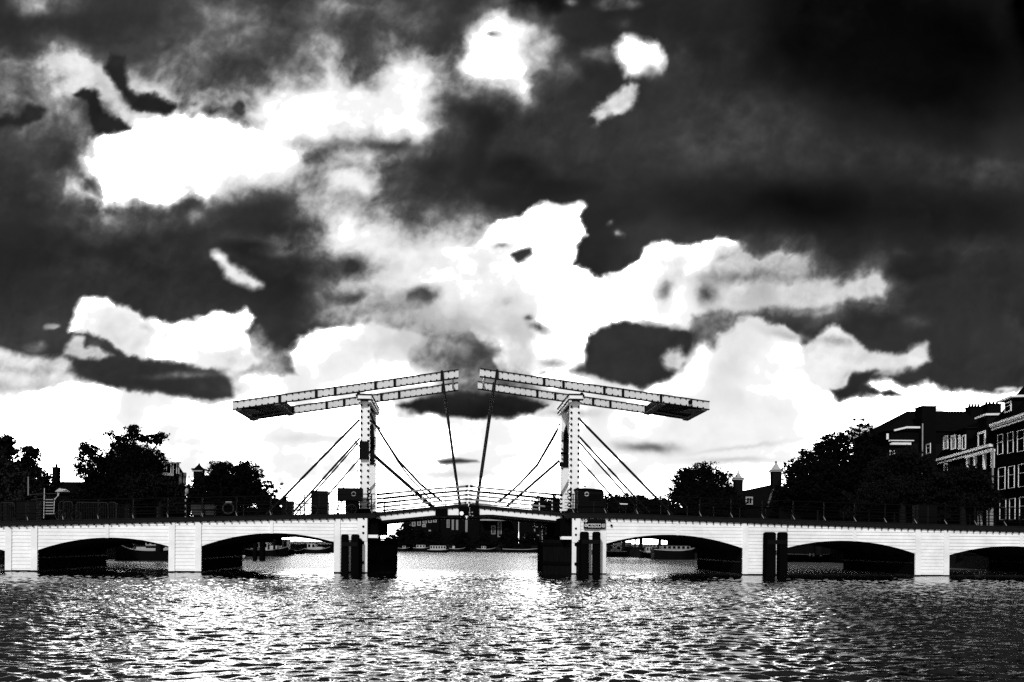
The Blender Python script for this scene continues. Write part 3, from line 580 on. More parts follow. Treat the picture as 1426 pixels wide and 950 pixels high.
for a, b, tp in ((352, 358, 752), (361, 369, 750)):
    xa, xb = at(a, 760, 88).x, at(b, 760, 88).x; c = (xa+xb)/2; MB().tube([(c, 88, -1), (c+.05, 88, zat(360, tp, 88))], [(xb-xa)/2*1.05, (xb-xa)/2], 10).build('post', 'tar', r)

# ---- sign on the right abutment
sx0, sx1 = S(812.8, -.2), S(843.3, -.2); z0, z1 = Z(828, 736.6, -.2), Z(828, 722.8, -.2)
r = thing('waterway_sign', 'small black rectangular sign with white rings, fixed to the white boards right of the opening', 'sign', BR, ((sx0+sx1)/2, -.2, z0))
MB().box((sx0, -.24, z0), (sx1, -.18, z1)).build('plate', 'iron', r, bevel=.01)
u = (sx1-sx0)/30.5; X = lambda p: sx0+(p-812.8)*u; Y = lambda q: z1-(q-722.8)*(z1-z0)/13.8
MB().ring((X(815.6), -.25, Y(725.6)), 1.55*u, .5*u).build('ring_symbol', 'white', r)
sl = MB().ring((X(815.9), -.25, Y(731.9)), 1.75*u, .42*u); sl.bar((X(814.8), -.25, Y(733)), (X(817), -.25, Y(730.8)), .5*u, .02); sl.build('slashed_ring_symbol', 'white', r)
fr_ = MB()
for a, b in (((818.6, 730), (836.6, 730)), ((836.6, 730), (836.6, 734)), ((836.6, 734), (818.6, 734)), ((818.6, 734), (818.6, 730)), ((822, 732), (823.4, 731)), ((823.4, 731), (825, 733)), ((825.6, 731.2), (827.6, 731.2)), ((828.4, 731), (828.4, 733)), ((829.6, 732.6), (831.6, 732.6)), ((833, 731), (833, 733))):
    fr_.bar((X(a[0]), -.25, Y(a[1])), (X(b[0]), -.25, Y(b[1])), .03, .75*u if a[1] in (730, 734) and b[1] in (730, 734) else .5*u)
fr_.build('framed_lettering', 'trim', r)
sq = MB()
for a, b in (((838.6, 730), (842, 730)), ((842, 730), (842, 734)), ((842, 734), (838.6, 734)), ((838.6, 734), (838.6, 730)), ((839.6, 732.6), (841, 732.6)), ((840.4, 731.4), (840.4, 733))): sq.bar((X(a[0]), -.25, Y(a[1])), (X(b[0]), -.25, Y(b[1])), .03, .6*u)
sq.build('square_symbol', 'trim', r)
for nm, pts in (('hook', [(846, 724.6), (848.5, 724.6), (850.5, 726)]),): 
    h = MB().tube([(S(p, -.1), -.12, Z(p, q, -.1)) for p, q in pts], .035, 5); h.ball((S(851), -.14, Z(851, 732)), .09); tag(h.build('hook', 'iron', None, BR, (S(848), -.12, Z(848, 730))), 'small black hook and knob on the white boards just right of the small sign', 'hook')

# ---- towers
def tower(left):
    side = 'left' if left else 'right'
    n0, n1 = (501.3, 514.2) if left else (793.6, 806.8); f0, f1 = (513.3, 524) if left else (780.5, 791.6)
    a0, a1 = S(n0, TN, 640), S(n1, TN, 640); b0, b1 = a0, a1
    zt = Z(n0, 556, TN); zb = ztop(a0)-.1; mid = (a0+a1)/2
    r = thing('bridge_tower', 'white lifting portal on the %s of the opening, edged with dark bulbs' % side, 'bridge tower', BR, (mid, 5.3, zb))
    for t0 in (TN, TF):
        p = MB(); D = .52
        p.hexa([(a0-.02, t0, zb), (a1+.02, t0, zb), (a1+.02, t0+D, zb), (a0-.02, t0+D, zb), (a0+.02, t0, zt), (a1-.02, t0, zt), (a1-.02, t0+D, zt), (a0+.02, t0+D, zt)])
        post = p.build('post', 'white', r, bevel=.012)
        e = MB()                          # raised edge boards
        for x in (a0, a1-.10): e.box((x, t0-.03, zb+.02), (x+.10, t0+.0, zt-.02))
        e.build('edge_board', 'white', post)
        MB().box((a0-.07, t0-.08, zb), (a1+.07, t0+D+.07, zb+.55)).build('plinth', 'dark', post)
        z = zb+.72 if t0 == TN else zt
        while z < zt-.1:
            for x in (a0+.075, a1-.075): bulb(post, (x, t0-.06, z), .092)
            z += .432
    # cap and arched spandrel between the posts
    c0, c1 = a0-.12, a1+.16
    if not left: c0, c1 = a0-.16, a1+.12
    zc = Z(n0, 557.2, TN-.6); ztp = Z(n0, 548.5, TN-.6)
    cp = MB().box((c0, TN-.6, zc+.1), (c1, TF+1.1, ztp-.07)); cap = cp.build('lintel', 'white', r, bevel=.015)
    md = MB().box((c0-.07, TN-.68, ztp-.07), (c1+.07, TF+1.18, ztp)); md.box((c0-.05, TN-.65, zc+.02), (c1+.05, TF+1.15, zc+.1)); md.build('moulding', 'iron', cap)
    fs = MB(); fs.box((c0+.02, TN-.55, zc-.12), (c0+.18, TF+1.05, zc+.02)); fs.box((c1-.18, TN-.55, zc-.12), (c1-.02, TF+1.05, zc+.02)); fs.build('frieze', 'white', cap)
    for t in (TF+.75,):
        MB().tube([(mid, t, zc+.02), (mid, t, zc-.45)], [.09, .05], 6).build('pendant', 'iron', cap)
    n = 14; pts = []; w = TF-TN-.52; t_a = TN+.52
    for i in range(n+1):
        q = math.pi*i/n; pts.append((t_a+w/2-w/2*math.cos(q), zt-1.55+1.15*math.sin(q)**.8))
    sp = MB(); x0 = mid-.06
    for (u, zu), (v, zv) in zip(pts, pts[1:]): sp.hexa([(x0, u, zu), (x0+.12, u, zu), (x0+.12, v, zv), (x0, v, zv), (x0, u, zt-.02), (x0+.12, u, zt-.02), (x0+.12, v, zt-.02), (x0, v, zt-.02)])
    sp.build('arched_board', 'white', r)
    # pivot bearing on top
    for t in (TN+.2, TF+.2):
        pv = a0-.13 if left else a1+.13
        b = MB(); b.tube([(pv, t-.32, ztp+.09), (pv, t+.3, ztp+.09)], .13, 12); b.box((pv-.22, t-.22, ztp-.02), (pv+.22, t+.22, ztp+.07)); b.build('pivot_bearing', 'iron', r)
    # dark lancet board on the far post
    zz0, zz1 = Z(517, 647, TF), Z(517, 586, TF); xm = mid if left else mid; hw = .21
    lp = [(xm-hw, zz0), (xm+hw, zz0), (xm+hw, zz0+(zz1-zz0)*.6), (xm+hw*.75, zz0+(zz1-zz0)*.85), (xm, zz1), (xm-hw*.75, zz0+(zz1-zz0)*.85), (xm-hw, zz0+(zz1-zz0)*.6)]
    if left: MB().prism([(x, TF-.11, z) for x, z in lp], (0, .07, 0)).build('lancet_board', 'iron', r, bevel=.01)
    else: MB().prism([(x, TF-.11, z) for x, z in lp], (0, .07, 0)).build('lancet_board', 'iron', r, bevel=.01)
    for dz in (0, 3, 6, 12, 17):
        for x in (a0+.05, a1-.05): bulb(r, (x, TF-.09, zz0-.1+dz*.13), .072, 'bolt_head', 'iron')
    # stays
    def st(pts, rad, t):
        m = MB().tube([(lambda h: (h[0], t, h[1]))(BR.hit(p, q, t)) for p, q in pts], rad*1.5, 6); return m.build('stay', 'cable', r)
    if left:
        O = [([(501, 584), (391, 696.5), (371, 717)], .062), ([(501, 610), (405, 717)], .055), ([(499, 616.5), (411, 717)], .042), ([(501, 638.5), (433, 717)], .045), ([(500.5, 645), (492, 684)], .022), ([(501.5, 648), (497, 684)], .018)]
        I = [([(515, 575), (521, 588), (536, 613), (555, 641.5), (585, 674), (616, 699)], .065), ([(521, 588), (554, 643), (573, 668), (600, 696)], .045), ([(514.6, 629), (606, 709)], .10), ([(515, 640), (540, 661), (595, 703)], .03)]
        # iron box strapped to the near post
        z0_, z1_ = Z(507, 640.2, TN), Z(507, 615.2, TN); MB().box((a0-.03, TN-.30, z0_), (a1-.03, TN-.04, z1_)).build('iron_box', 'iron', r, bevel=.01)
        MB().tube([(a0-.02, TN+.1, Z(500, 622, TN)), (a0-.5, TN, Z(492, 612, TN))], .05, 5).build('bracket', 'iron', r)
        MB().tube([(a1, TN+.1, Z(516, 585, TN)), (BR.hit(530, 597, TN)[0], TN, Z(530, 597, TN))], .075, 6).build('turnbuckle', 'iron', r)
    else:
        O = [([(806.7, 583.4), (937, 717)], .062), ([(807, 608.7), (905, 714.5)], .055), ([(806.7, 616), (894, 714.5)], .045), ([(806.7, 640), (870, 711)], .045)]
        I = [([(779.5, 590), (775, 600), (748.6, 646.6), (723.3, 674.3), (694.3, 700)], .06), ([(777, 598), (771, 610), (748, 649), (722, 676), (690, 701)], .042), ([(779, 641.6), (706, 705)], .075), ([(779, 650), (746, 681), (722, 703)], .026)]
        b2 = MB(); b2.box((a0-.14, TF-.25, Z(787, 650, TF)), (a0+.12, TF-.1, Z(787, 644, TF))); b2.tube([(a0-.1, TF-.2, Z(786, 632, TF)), (a1-.3, TF-.2, Z(786, 630, TF))], .08, 8); b2.tube([(a0-.16, TF-.2, Z(786, 617, TF)), (a0-.16, TF-.2, Z(786, 650, TF))], .03, 5)
        b2.build('signal_lamp_bracket', 'iron', r)
    for pts, rad in O: st(pts, rad, TN+.15)
    for pts, rad in I: st(pts, rad, TN+.25)
    # iron clamps at the foot of the near post, inner guard rails
    for dz, dx in ((.55, 0), (1.1, 0), (1.55, 0)): 
        MB().ring(((a0 if not left else a1)+(.02 if left else -.02), TN-.1, zb+dz+.25), .13, .04).build('ring_bolt', 'iron', r)
    return r
tower(True); tower(False)

# ---- balance beams
def balance(left):
    side = 'left' if left else 'right'
    if left:
        q = [(323.7, 558.9), (638.6, 514.3), (327.8, 570.4), (638.6, 526.6)]; cw = (328, 390.5); bands = [389.6, 440.4, 466.7, 522.7, 549.5]; hang = 615.3; foot = (641, 704)
    else:
        q = [(668.2, 512.8), (988, 558.9), (668.8, 524.8), (984.7, 570.5)]; cw = (984.7, 918.5); bands = [757.4, 784.4, 841.3, 867.3, 920.3]; hang = 691.8; foot = (664.8, 704)
    T0 = TN
    P = [BR.hit(x, y, T0) for x, y in q]
    tl, tr, bl, br_ = P
    top = lambda s: tl[1]+(tr[1]-tl[1])*(s-tl[0])/(tr[0]-tl[0]); bot = lambda s: bl[1]+(br_[1]-bl[1])*(s-bl[0])/(br_[0]-bl[0])
    s0, s1 = tl[0], tr[0]; piv = S(507, TN, 550) if left else S(800, TN, 550)
    r = thing('balance_beam', 'white riveted pair of lifting beams on the %s tower, dark counterweight at its outer end' % side, 'balance beam', BR, (piv, 5.3, top(piv)))
    def slab(m, t0, t1, f0, f1, a=s0, b=s1):
        m.hexa([(a, t0, f0(a)), (b, t0, f0(b)), (b, t1, f0(b)), (a, t1, f0(a)), (a, t0, f1(a)), (b, t0, f1(b)), (b, t1, f1(b)), (a, t1, f1(a))])
    for t in (TN, TF):
        w = MB(); slab(w, t, t+.16, lambda s: bot(s)+.04, lambda s: top(s)-.05)
        beam = w.build('beam', 'beamw', r)
        f = MB(); slab(f, t-.08, t+.24, lambda s: top(s)-.05, top); slab(f, t-.08, t+.24, bot, lambda s: bot(s)+.05); f.build('flange', 'iron', beam)
        b = MB()
        for p in bands:
            x = S(p, TN, 545); b.box((x-.08, t-.12, bot(x)-.01), (x+.08, t+.0, top(x)+.0)); b.box((x-.10, t-.06, (top(x)+bot(x))/2+.1), (x+.04, t-.005, (top(x)+bot(x))/2+.17))
        b.build('band', 'iron', beam)
        g = MB(); x = s0+.35
        while x < s1-.1:
            if t == TN: bulb(beam, (x, t-.06, top(x)-.08), .062); bulb(beam, (x+.02, t-.06, bot(x)+.08), .062)
            else: g.ball((x, t-.06, top(x)-.08), .062, 5, 3); g.ball((x+.02, t-.06, bot(x)+.08), .058, 5, 3)
            x += .4305
        if t == TF: g.build('light_bulbs', 'bulb', beam)['kind'] = 'stuff'
        # lifting rod
        hx = S(hang, TN, 530); fx, fz = BR.hit(foot[0], foot[1], TN)
        rod = MB(); rod.tube([(hx, t-.18, top(hx)+.02), (fx, t-.05, fz)], .075, 7); rod.box((hx-.1, t-.22, bot(hx)-.1), (hx+.1, t-.13, top(hx)+.0))
        k = 0
        while k < 24: u = k/24; rod.ball((hx+(fx-hx)*u, t-.18+.13*u, top(hx)+(fz-top(hx))*u), .085, 5, 3); k += 1
        rod.build('lifting_rod', 'cable', r)
    c0, c1 = sorted((S(cw[0], TN, 565), S(cw[1], TN, 560)))
    fz_ = lambda s: bot(s)+.02
    fr2 = MB(); wdt = .42
    for a, b in ((c0, c0+wdt), (c1-wdt, c1)): slab(fr2, TN-.02, TF+.2, lambda s: bot(s)-.10, lambda s: bot(s)+.0, a, b)
    cwt = fr2.build('counterweight_frame', 'under', r)
    pl = MB(); slab(pl, TN+.16, TF, lambda s: bot(s)+.06, lambda s: top(s)-.12, c0+.05, c1-.05); pl.build('counterweight_box', 'iron', r)
    dg = MB(); cA, cB = (c0+wdt, c1-wdt); zl = lambda s: bot(s)-.03
    o0 = cA if left else cB; o1 = cB if left else cA
    dg.hexa([(o0, TN+.3, zl(o0)-.02), (o0+(o1-o0)*.35, TN+.2, zl(o0)-.02), (o0+(o1-o0)*.45, TN+1.8, zl(o0)), (o0, TN+2.1, zl(o0)-.02), (o0, TN+.3, zl(o0)+.03), (o0+(o1-o0)*.35, TN+.2, zl(o0)+.03), (o0+(o1-o0)*.45, TN+1.8, zl(o0)+.03), (o0, TN+2.1, zl(o0)+.03)])
    dg.bar((o0, TF-.8, zl(o0)), (o1, TF-1.2, zl(o1)), .3, .05)
    dg.build('counterweight_plate', 'under', r)
    if not left: MB().ball((S(960, TN, 560), TN-.25, Z(960, 561, TN)), .17, 10, 8).build('round_weight', 'iron', r)
    cr = MB()                             # cross members between the beams
    for u in (.975,):
        x = s0+(s1-s0)*(u if left else 1-u); cr.bar((x, TN+.1, (top(x)+bot(x))/2), (x, TF, (top(x)+bot(x))/2), .14, .2)
    cr.build('cross_member', 'white', r)
    return r
balance(True); balance(False)

# ---- the two leaves of the opening span
def leaf(left):
    side = 'left' if left else 'right'
    top_ = [(524, 718.2), (609, 709.5), (652, 706)] if left else [(654, 706), (668, 708), (783, 718.5)]
    botm = [(524, 725.5), (609, 717.3), (652, 717.5)] if left else [(654, 717.5), (684, 716.6), (783, 725.8)]
    TQ = TN-.15
    A = [BR.hit(x, y, TQ) for x, y in top_]; B = [BR.hit(x, y, TQ) for x, y in botm]
    zu = lambda s: interp(s, A); zl = lambda s: interp(s, B); s0, s1 = A[0][0], A[-1][0]
    r = thing('lifting_leaf', '%s half of the opening deck, white girder with slim white rails above' % side, 'bridge leaf', BR, (s0 if left else s1, 5.3, zu(s0 if left else s1)))
    n = 16; ss = [s0+(s1-s0)*i/n for i in range(n+1)]
    def strip(m, t0, t1, f0, f1, a=None, b=None):
        for u, v in zip(ss, ss[1:]):
            if a is not None and (v < a or u > b): continue
            m.hexa([(u, t0, f0(u)), (v, t0, f0(v)), (v, t1, f0(v)), (u, t1, f0(u)), (u, t0, f1(u)), (v, t0, f1(v)), (v, t1, f1(v)), (u, t1, f1(u))])
    for t in (TQ, TF+.2):
        g = MB(); strip(g, t, t+.2, zl, lambda s: zu(s)-.02); gd = g.build('girder', 'white', r)
        u_ = MB(); strip(u_, t-.06, t+.4, lambda s: zl(s)-.17, lambda s: zl(s)-.005); u_.build('lower_flange', 'iron', gd)
        x = s0+.2
        while x < s1-.1: bulb(gd, (x, t-.06, zu(x)-.03), .062); x += .44
    d = MB(); strip(d, TQ-.12, TF+.55, zu, lambda s: zu(s)+.24); d.build('deck', 'fascia', r)
    un = MB()
    for k in range(1, 5): strip(un, TQ+k*1.0, TQ+k*1.0+.2, lambda s: zl(s)+.03, lambda s: zu(s)-.01)
    un.build('deck_beams', 'tar', r)
    # rails, white with dark ends
    for side2, t in ((0, TQ), (1, TF+.4)):
        for k, (h, rr) in enumerate(((1.52, .08), (1.22, .065), (.88, .07), (.58, .065))):
            pts = [(s, t, zu(s)+h) for s in ss]; rl = MB().tube(pts, rr, 6).build('rail', 'grey', r)
            a = MB(); e0, e1 = (ss[-3], ss[-1]) if left else (ss[0], ss[2]); L0, L1 = (ss[0], ss[3+k % 3]) if left else (ss[-4-k % 3], ss[-1])
            for p, q_ in ((e0*.25+e1*.75 if left else e0, e1 if left else e0*.75+e1*.25), (L0, L1)): a.tube([(p, t-.01, zu(p)+h), (q_, t-.01, zu(q_)+h)], rr+.012, 6)
            if k == 1: a.tube([(s, t-.01, zu(s)+h) for s in ss[2:-2]], rr+.008, 6)
            a.build('rail_sleeve', 'iron', rl)
        for i in range(0, n+1, 4): 
            s = ss[i] if 0 < i < n else (ss[i]+(.1 if i == 0 else -.1)); MB().bar((s, t, zu(s)+.2), (s, t, zu(s)+1.56), .06).build('rail_post', 'trim', r)
    # dark machinery plate and lamp at the tip
    if left:
        x0, x1 = S(638.5, TQ), S(652, TQ)
        MB().box((x0, TQ-.16, zl(x0)-.02), (x1, TQ-.01, zu(x0)+.1)).build('tip_plate', 'tar', r)
        MB().tube([(S(642.6, TQ), TQ-.24, Z(643, 715.2, TQ)), (S(642.6, TQ), TQ-.16, Z(643, 715.2, TQ))], .15, 14).build('round_signal_lamp', 'white_lamp', r)
        a, b = S(606, TQ), S(623, TQ); MB().box((a, TQ-.12, zl(a)-.01), (b, TQ-.01, zu(b)+.0)).build('dark_gap_block', 'tar', r)  # dark block added to stand for the dark gap in the white girder
        s_ = MB().prism([(S(647, TQ), TQ-.2, Z(0, 718.5, TQ)+0), (S(651, TQ), TQ-.2, Z(0, 718.5, TQ)), (S(649, TQ), TQ-.2, Z(0, 723, TQ))], (0, .03, 0)) if False else MB().prism([(S(647.5, TQ), TQ-.2, Z(650, 718.5, TQ)), (S(651.5, TQ), TQ-.2, Z(650, 718.5, TQ)), (S(649.5, TQ), TQ-.2, Z(650, 723, TQ))], (0, .03, 0)); s_.build('arrow_plate', 'white', r)
    else:
        x0, x1 = S(654, TQ), S(667, TQ)
        MB().box((x0, TQ-.16, zl(x0)-.02), (x1, TQ-.01, zu(x0)+.1)).build('tip_plate', 'tar', r)
        g = MB()
        for a, b in ((652.3, 714), (656, 713.6), (653, 717.5), (656.5, 718.4)): g.box((S(a, TQ)+.02, TQ-.2, Z(655, b, TQ)-.04), (S(a, TQ)+.12, TQ-.165, Z(655, b, TQ)+.04))
        g.build('small_signal_plates', 'trimd', r)
    return r
leaf(True); leaf(False)
# ================================================================== THINGS ON THE BRIDGE
def dk(px, t): s = S(px, t, 710); return s, ztop(s)
def cabinet(name, label, cat, a, b, top, t=1.1, depth=.8, material='iron', lip=True):
    s0, s1 = S(a, t, 710), S(b, t, 710); z = ztop((s0+s1)/2)-.03; zt = Z((a+b)/2, top, t)
    r = thing(name, label, cat, BR, ((s0+s1)/2, t+depth/2, z))
    MB().box((s0, t, z), (s1, t+depth, zt-.05)).build('body', material, r, bevel=.02)
    if lip: MB().box((s0-.04, t-.04, zt-.05), (s1+.04, t+depth+.04, zt)).build('lid', material, r, bevel=.01)
    MB().box(((s0+s1)/2-.012, t-.015, z+.1), ((s0+s1)/2+.012, t+.001, zt-.12)).build('door_gap', 'dim', r)
    MB().box((s0+.04, t+.04, z-.02), (s1-.04, t+depth-.04, z+.08)).build('plinth', 'tar', r)
    return r
cabinet('utility_cabinet', 'broad dark box behind the railing at the far left, beside the white ladder', 'cabinet', 22.5, 50, 697.5)
cabinet('utility_cabinet', 'low dark box between the thin tree and the first stay, behind the left railing', 'cabinet', 392, 406.5, 698)
cabinet('utility_cabinet', 'tall dark cabinet crossed by the stays left of the left tower', 'cabinet', 433, 455.5, 683.5, t=1.2)
cabinet('utility_cabinet', 'square dark box behind the railing in front of the right-bank houses', 'cabinet', 1279, 1305.5, 703)
# control desk on its column beside the left tower
s0, s1 = S(469.5, 1.3, 700), S(504, 1.3, 700); z = ztop(s0)-.03; r = thing('control_desk', 'wide dark box raised on a thick stem, just left of the left tower', 'control desk', BR, ((s0+s1)/2, 1.7, z))
MB().box((s0, 1.3, Z(480, 697.5, 1.3)), (s1, 2.1, Z(480, 679.3, 1.3))).build('housing', 'iron', r, bevel=.03)
MB().box((s0+.55, 1.45, z), (s1-.25, 1.95, Z(480, 697, 1.3))).build('stem', 'tar', r, bevel=.02)
MB().ring((S(492.6, 1.3, 688), 1.27, Z(492, 688, 1.3)), .14, .03).build('ring_badge', 'trimd', r)
MB().tube([(S(478, 1.3, 680), 1.6, Z(478, 680, 1.3)), (S(474, 1.3, 672), 1.6, Z(474, 672, 1.3))], .05, 5).build('aerial', 'iron', r)
# bridge hut on the right
t = 1.2; s0, s1 = S(805, t, 700), S(841, t, 700); z = ztop(s0)-.03; zl, zr = Z(806, 679.5, t), Z(840, 681.5, t)
r = thing('bridge_hut', 'dark flat-roofed bridge keeper hut right beside the right tower', 'hut', BR, ((s0+s1)/2, t+1, z))
MB().hexa([(s0, t, z), (s1, t, z), (s1, t+2.2, z), (s0, t+2.2, z), (s0, t, zl-.1), (s1, t, zr-.1), (s1, t+2.2, zr-.1), (s0, t+2.2, zl-.1)]).build('wall', 'iron', r)
MB().hexa([(s0-.08, t-.12, zl-.1), (s1-.1, t-.12, zr-.1), (s1-.1, t+2.3, zr-.1), (s0-.08, t+2.3, zl-.1), (s0-.08, t-.12, zl), (s1-.1, t-.12, zr), (s1-.1, t+2.3, zr), (s0-.08, t+2.3, zl)]).build('roof', 'tar', r)
f = MB(); a, b = S(820, t, 690), S(837, t, 690); f.box((a, t-.03, Z(828, 697, t)), (b, t+.02, Z(828, 688, t))); f.build('window', 'glass', r)
MB().ring((S(817, t, 688), t-.04, Z(817, 688.3, t)), .13, .045).build('round_lamp', 'paleg', r)
MB().ball((S(817, t, 678), t+.8, zl+.18), .1, 8, 5, .5).build('roof_vent', 'iron', r)
MB().box((S(827, t, 700)-.012, t-.012, z+.1), (S(827, t, 700)+.012, t+.001, Z(828, 699, t))).build('door_gap', 'dim', r)
# pale plate on posts
t = 9.; r = thing('street_sign', 'thin pale horizontal plate on two short posts behind the right railing', 'sign', BR, (S(868, t, 702), t, dk(868, t)[1]))
MB().box((S(861, t, 702), t-.03, Z(868, 702.7, t)), (S(874, t, 702), t+.03, Z(868, 700.6, t))).build('plate', 'trim', r)
for p in (863, 872): MB().box((S(p, t, 702)-.03, t+.035, dk(p, t)[1]-.1), (S(p, t, 702)+.03, t+.09, Z(868, 701, t))).build('leg', 'iron', r)
# crowd barriers
def barrier(a, b, top, t, label, g='steel crowd barriers'):
    s0, s1 = S(a, t, 710), S(b, t, 710); z = dk(a, t)[1]+.12; zt = Z(a, top, t)
    r = thing('crowd_barrier', label, 'barrier', BR, ((s0+s1)/2, t, z-.1), g)
    rr = .15; pts = [(s0, t, z), (s0, t, zt-rr), (s0+rr*.3, t, zt-rr*.3), (s0+rr, t, zt), (s1-rr, t, zt), (s1-rr*.3, t, zt-rr*.3), (s1, t, zt-rr), (s1, t, z), (s0, t, z)]
    MB().tube(pts, .028, 6).build('frame', 'dim', r)
    m = MB(); x = s0+.13
    while x < s1-.06: m.tube([(x, t, z), (x, t, zt)], .012, 4, False); x += .125
    m.build('bars', 'dim', r)
    f = MB()
    for x in (s0+.25, s1-.25): f.bar((x, t-.35, z-.1), (x, t+.35, z-.1), .05, .03); f.bar((x, t, z-.1), (x, t, z+.02), .04)
    f.build('feet', 'dim', r); return r
barrier(106, 150, 699.5, 6.2, 'steel crowd barrier, the longer one, behind the left railing'); barrier(151, 162, 699.5, 6.3, 'short end of steel crowd barrier right of the longer barrier, left'); barrier(0, 20, 700, 6.4, 'steel crowd barrier cut by the left edge of the photo'); barrier(82, 101, 698.5, 6.1, 'steel crowd barrier between the white ladder and the longer barrier')
# white ladder frame, mast and canopy behind the left railing
t = 8.4; H = lambda p, q: (S(p, t, q), Z(p, q, t)); r = thing('ladder_frame', 'white upright ladder frame with rungs and a small white canopy behind the left railing', 'ladder', BR, (H(68, 722)[0], t, dk(68, t)[1]))
m = MB()
for p, q, u, v in ((61, 722, 62, 680), (75, 716, 76, 694), (76, 696, 81, 690)): m.bar((H(p, q)[0], t, H(p, q)[1]), (H(u, v)[0], t, H(u, v)[1]), .05)
m.build('uprights', 'paleg', r)
m = MB()
for k in range(6): q = 696+k*3.9; m.bar((H(64, q)[0], t-.03, H(64, q)[1]), (H(74.5, q)[0], t-.03, H(74.5, q)[1]), .06, .07)
m.build('rungs', 'trimd', r)
m = MB(); m.bar((H(40, 689)[0], t, H(40, 689)[1]), (H(60, 687.5)[0], t, H(60, 687.5)[1]), .04); m.bar((H(60, 687.5)[0], t, H(60, 687.5)[1]), (H(81, 687.5)[0], t, H(81, 687.5)[1]), .05); m.bar((H(43, 696)[0], t, H(43, 696)[1]), (H(60, 694)[0], t, H(60, 694)[1]), .04); m.build('spar', 'dimg', r)
MB().tube([(H(39.5, 690)[0], t, H(39.5, 690)[1]), (H(39.5, 664)[0], t, H(39.5, 664)[1])], .05, 5).build('mast', 'grey', r)
MB().bar((H(81, 691)[0], t, H(81, 691)[1]), (H(82, 683)[0], t, H(82, 683)[1]), .1).build('canopy_post', 'paleg', r)
P0, P1 = H(81, 685.5), H(93, 685); MB().prism([(P0[0], t-.5, P0[1]), (P1[0], t-.5, P1[1]), (P1[0]-.1, t-.5, P1[1]+.14), ((P0[0]+P1[0])/2, t-.5, P1[1]+.25), (P0[0]+.1, t-.5, P0[1]+.12)], (0, 1, 0)).build('canopy', 'paleg', r)
# grey planters / panels and lifebuoy
for i, (a, b, q, u) in enumerate(((265.5, 281, 703, 709.8), (284.5, 299, 703, 709.8), (266.5, 282, 711, 717.5), (286, 298, 711.5, 717.5))):
    t = 2.0; s0, s1 = S(a, t, 710), S(b, t, 710); o = MB().box((s0, t, Z(a, u, t)), (s1, t+.5, Z(a, q, t))).build('grey_crate', 'dimg', None, BR, ((s0+s1)/2, t+.25, Z(a, u, t)), bevel=.03)
    tag(o, ['grey crate left of the lifebuoy, upper left of four', 'grey crate left of the lifebuoy, upper right of four', 'grey crate left of the lifebuoy, lower left of four', 'grey crate left of the lifebuoy, lower right of four'][i], 'crate', 'stacked grey crates behind the left railing')
t = .3; c = (S(318.3, t, 708), t-.05, Z(318, 708.3, t)); r = thing('lifebuoy', 'grey ring lifebuoy on a dark board fixed to the left railing', 'lifebuoy', BR, (c[0], c[1], c[2]-.5))
MB().ring(c, .36, .065, n=28, m=8).build('ring', 'dimg', r, smooth=True); MB().box((c[0]-.5, t+.06, c[2]-.5), (c[0]+.5, t+.1, c[2]+.48)).build('board', 'tar', r); MB().box((c[0]-.2, t-.02, c[2]+.43), (c[0]+.22, t+.04, c[2]+.47)).build('bracket', 'paleg', r)
# striped pole and lamp post
def pole(p, top, t, label, striped=True, cat='pole'):
    s, z = dk(p, t); zt = Z(p, top, t); r = thing('street_pole', label, cat, BR, (s, t, z)); MB().tube([(s, t, z), (s, t, zt)], .045, 8).build('shaft', 'iron', r); m = MB(); k = 0; h = z+.1
    while h < zt-.15: m.tube([(s, t, h), (s, t, h+.16)], .055, 8); h += .42
    m.build('white_bands', 'trimd', r); MB().ball((s+.08, t, zt-.1), .14, 8, 6, 1.6).build('lamp_head', 'trimd', r); return r
pole(258.5, 682, 5.0, 'banded black and white pole with small pale head, left of the grey crates', cat='street lamp')
pole(1286, 606, 30., 'tall pale lamp post in front of the big-roofed house on the right bank', cat='street lamp') if False else None
# bicycle
def bicycle(p, t, label, flip=1):
    s, z = dk(p, t); r = thing('bicycle', label, 'bicycle', BR, (s, t, z), 'bicycles parked on the bridge'); w = .34; a, b = (s-.52*flip, t, z+w), (s+.52*flip, t, z+w)
    for c in (a, b):
        wh = MB().ring(c, w, .022, n=22, m=5); 
        for k in range(8): q = 2*math.pi*k/8; wh.bar(c, (c[0]+w*math.cos(q), t, c[2]+w*math.sin(q)), .008)
        wh.build('wheel', 'dim', r)
    st = (s-.18*flip, t, z+.86); hd = (s+.36*flip, t, z+.88); bb = (s-.05*flip, t, z+.32)
    f = MB()
    for u, v in ((st, bb), (bb, (hd[0], t, hd[2]-.18)), ((st[0]+.02*flip, t, st[2]-.12), (hd[0], t, hd[2]-.08)), (st, a), (bb, a), (hd, b)): f.tube([u, v], .02, 5)
    f.build('frame', 'iron', r)
    MB().box((st[0]-.13, t-.07, st[2]), (st[0]+.12, t+.07, st[2]+.06)).build('saddle', 'iron', r, bevel=.02)
    MB().tube([(hd[0]-.12*flip, t-.26, hd[2]+.14), (hd[0], t-.05, hd[2]+.12), (hd[0], t+.05, hd[2]+.12), (hd[0]-.12*flip, t+.26, hd[2]+.14)], .016, 5).build('handlebar', 'iron', r)
    return r
bicycle(479, .75, 'bicycle parked under the raised dark box beside the left tower'); bicycle(425, .7, 'bicycle leaning at the foot of the left stays', -1); bicycle(415, .95, 'bicycle just left of the one at the foot of the left stays')
bicycle(95, 1.0, 'bicycle behind the railing near the white ladder, far left', -1)
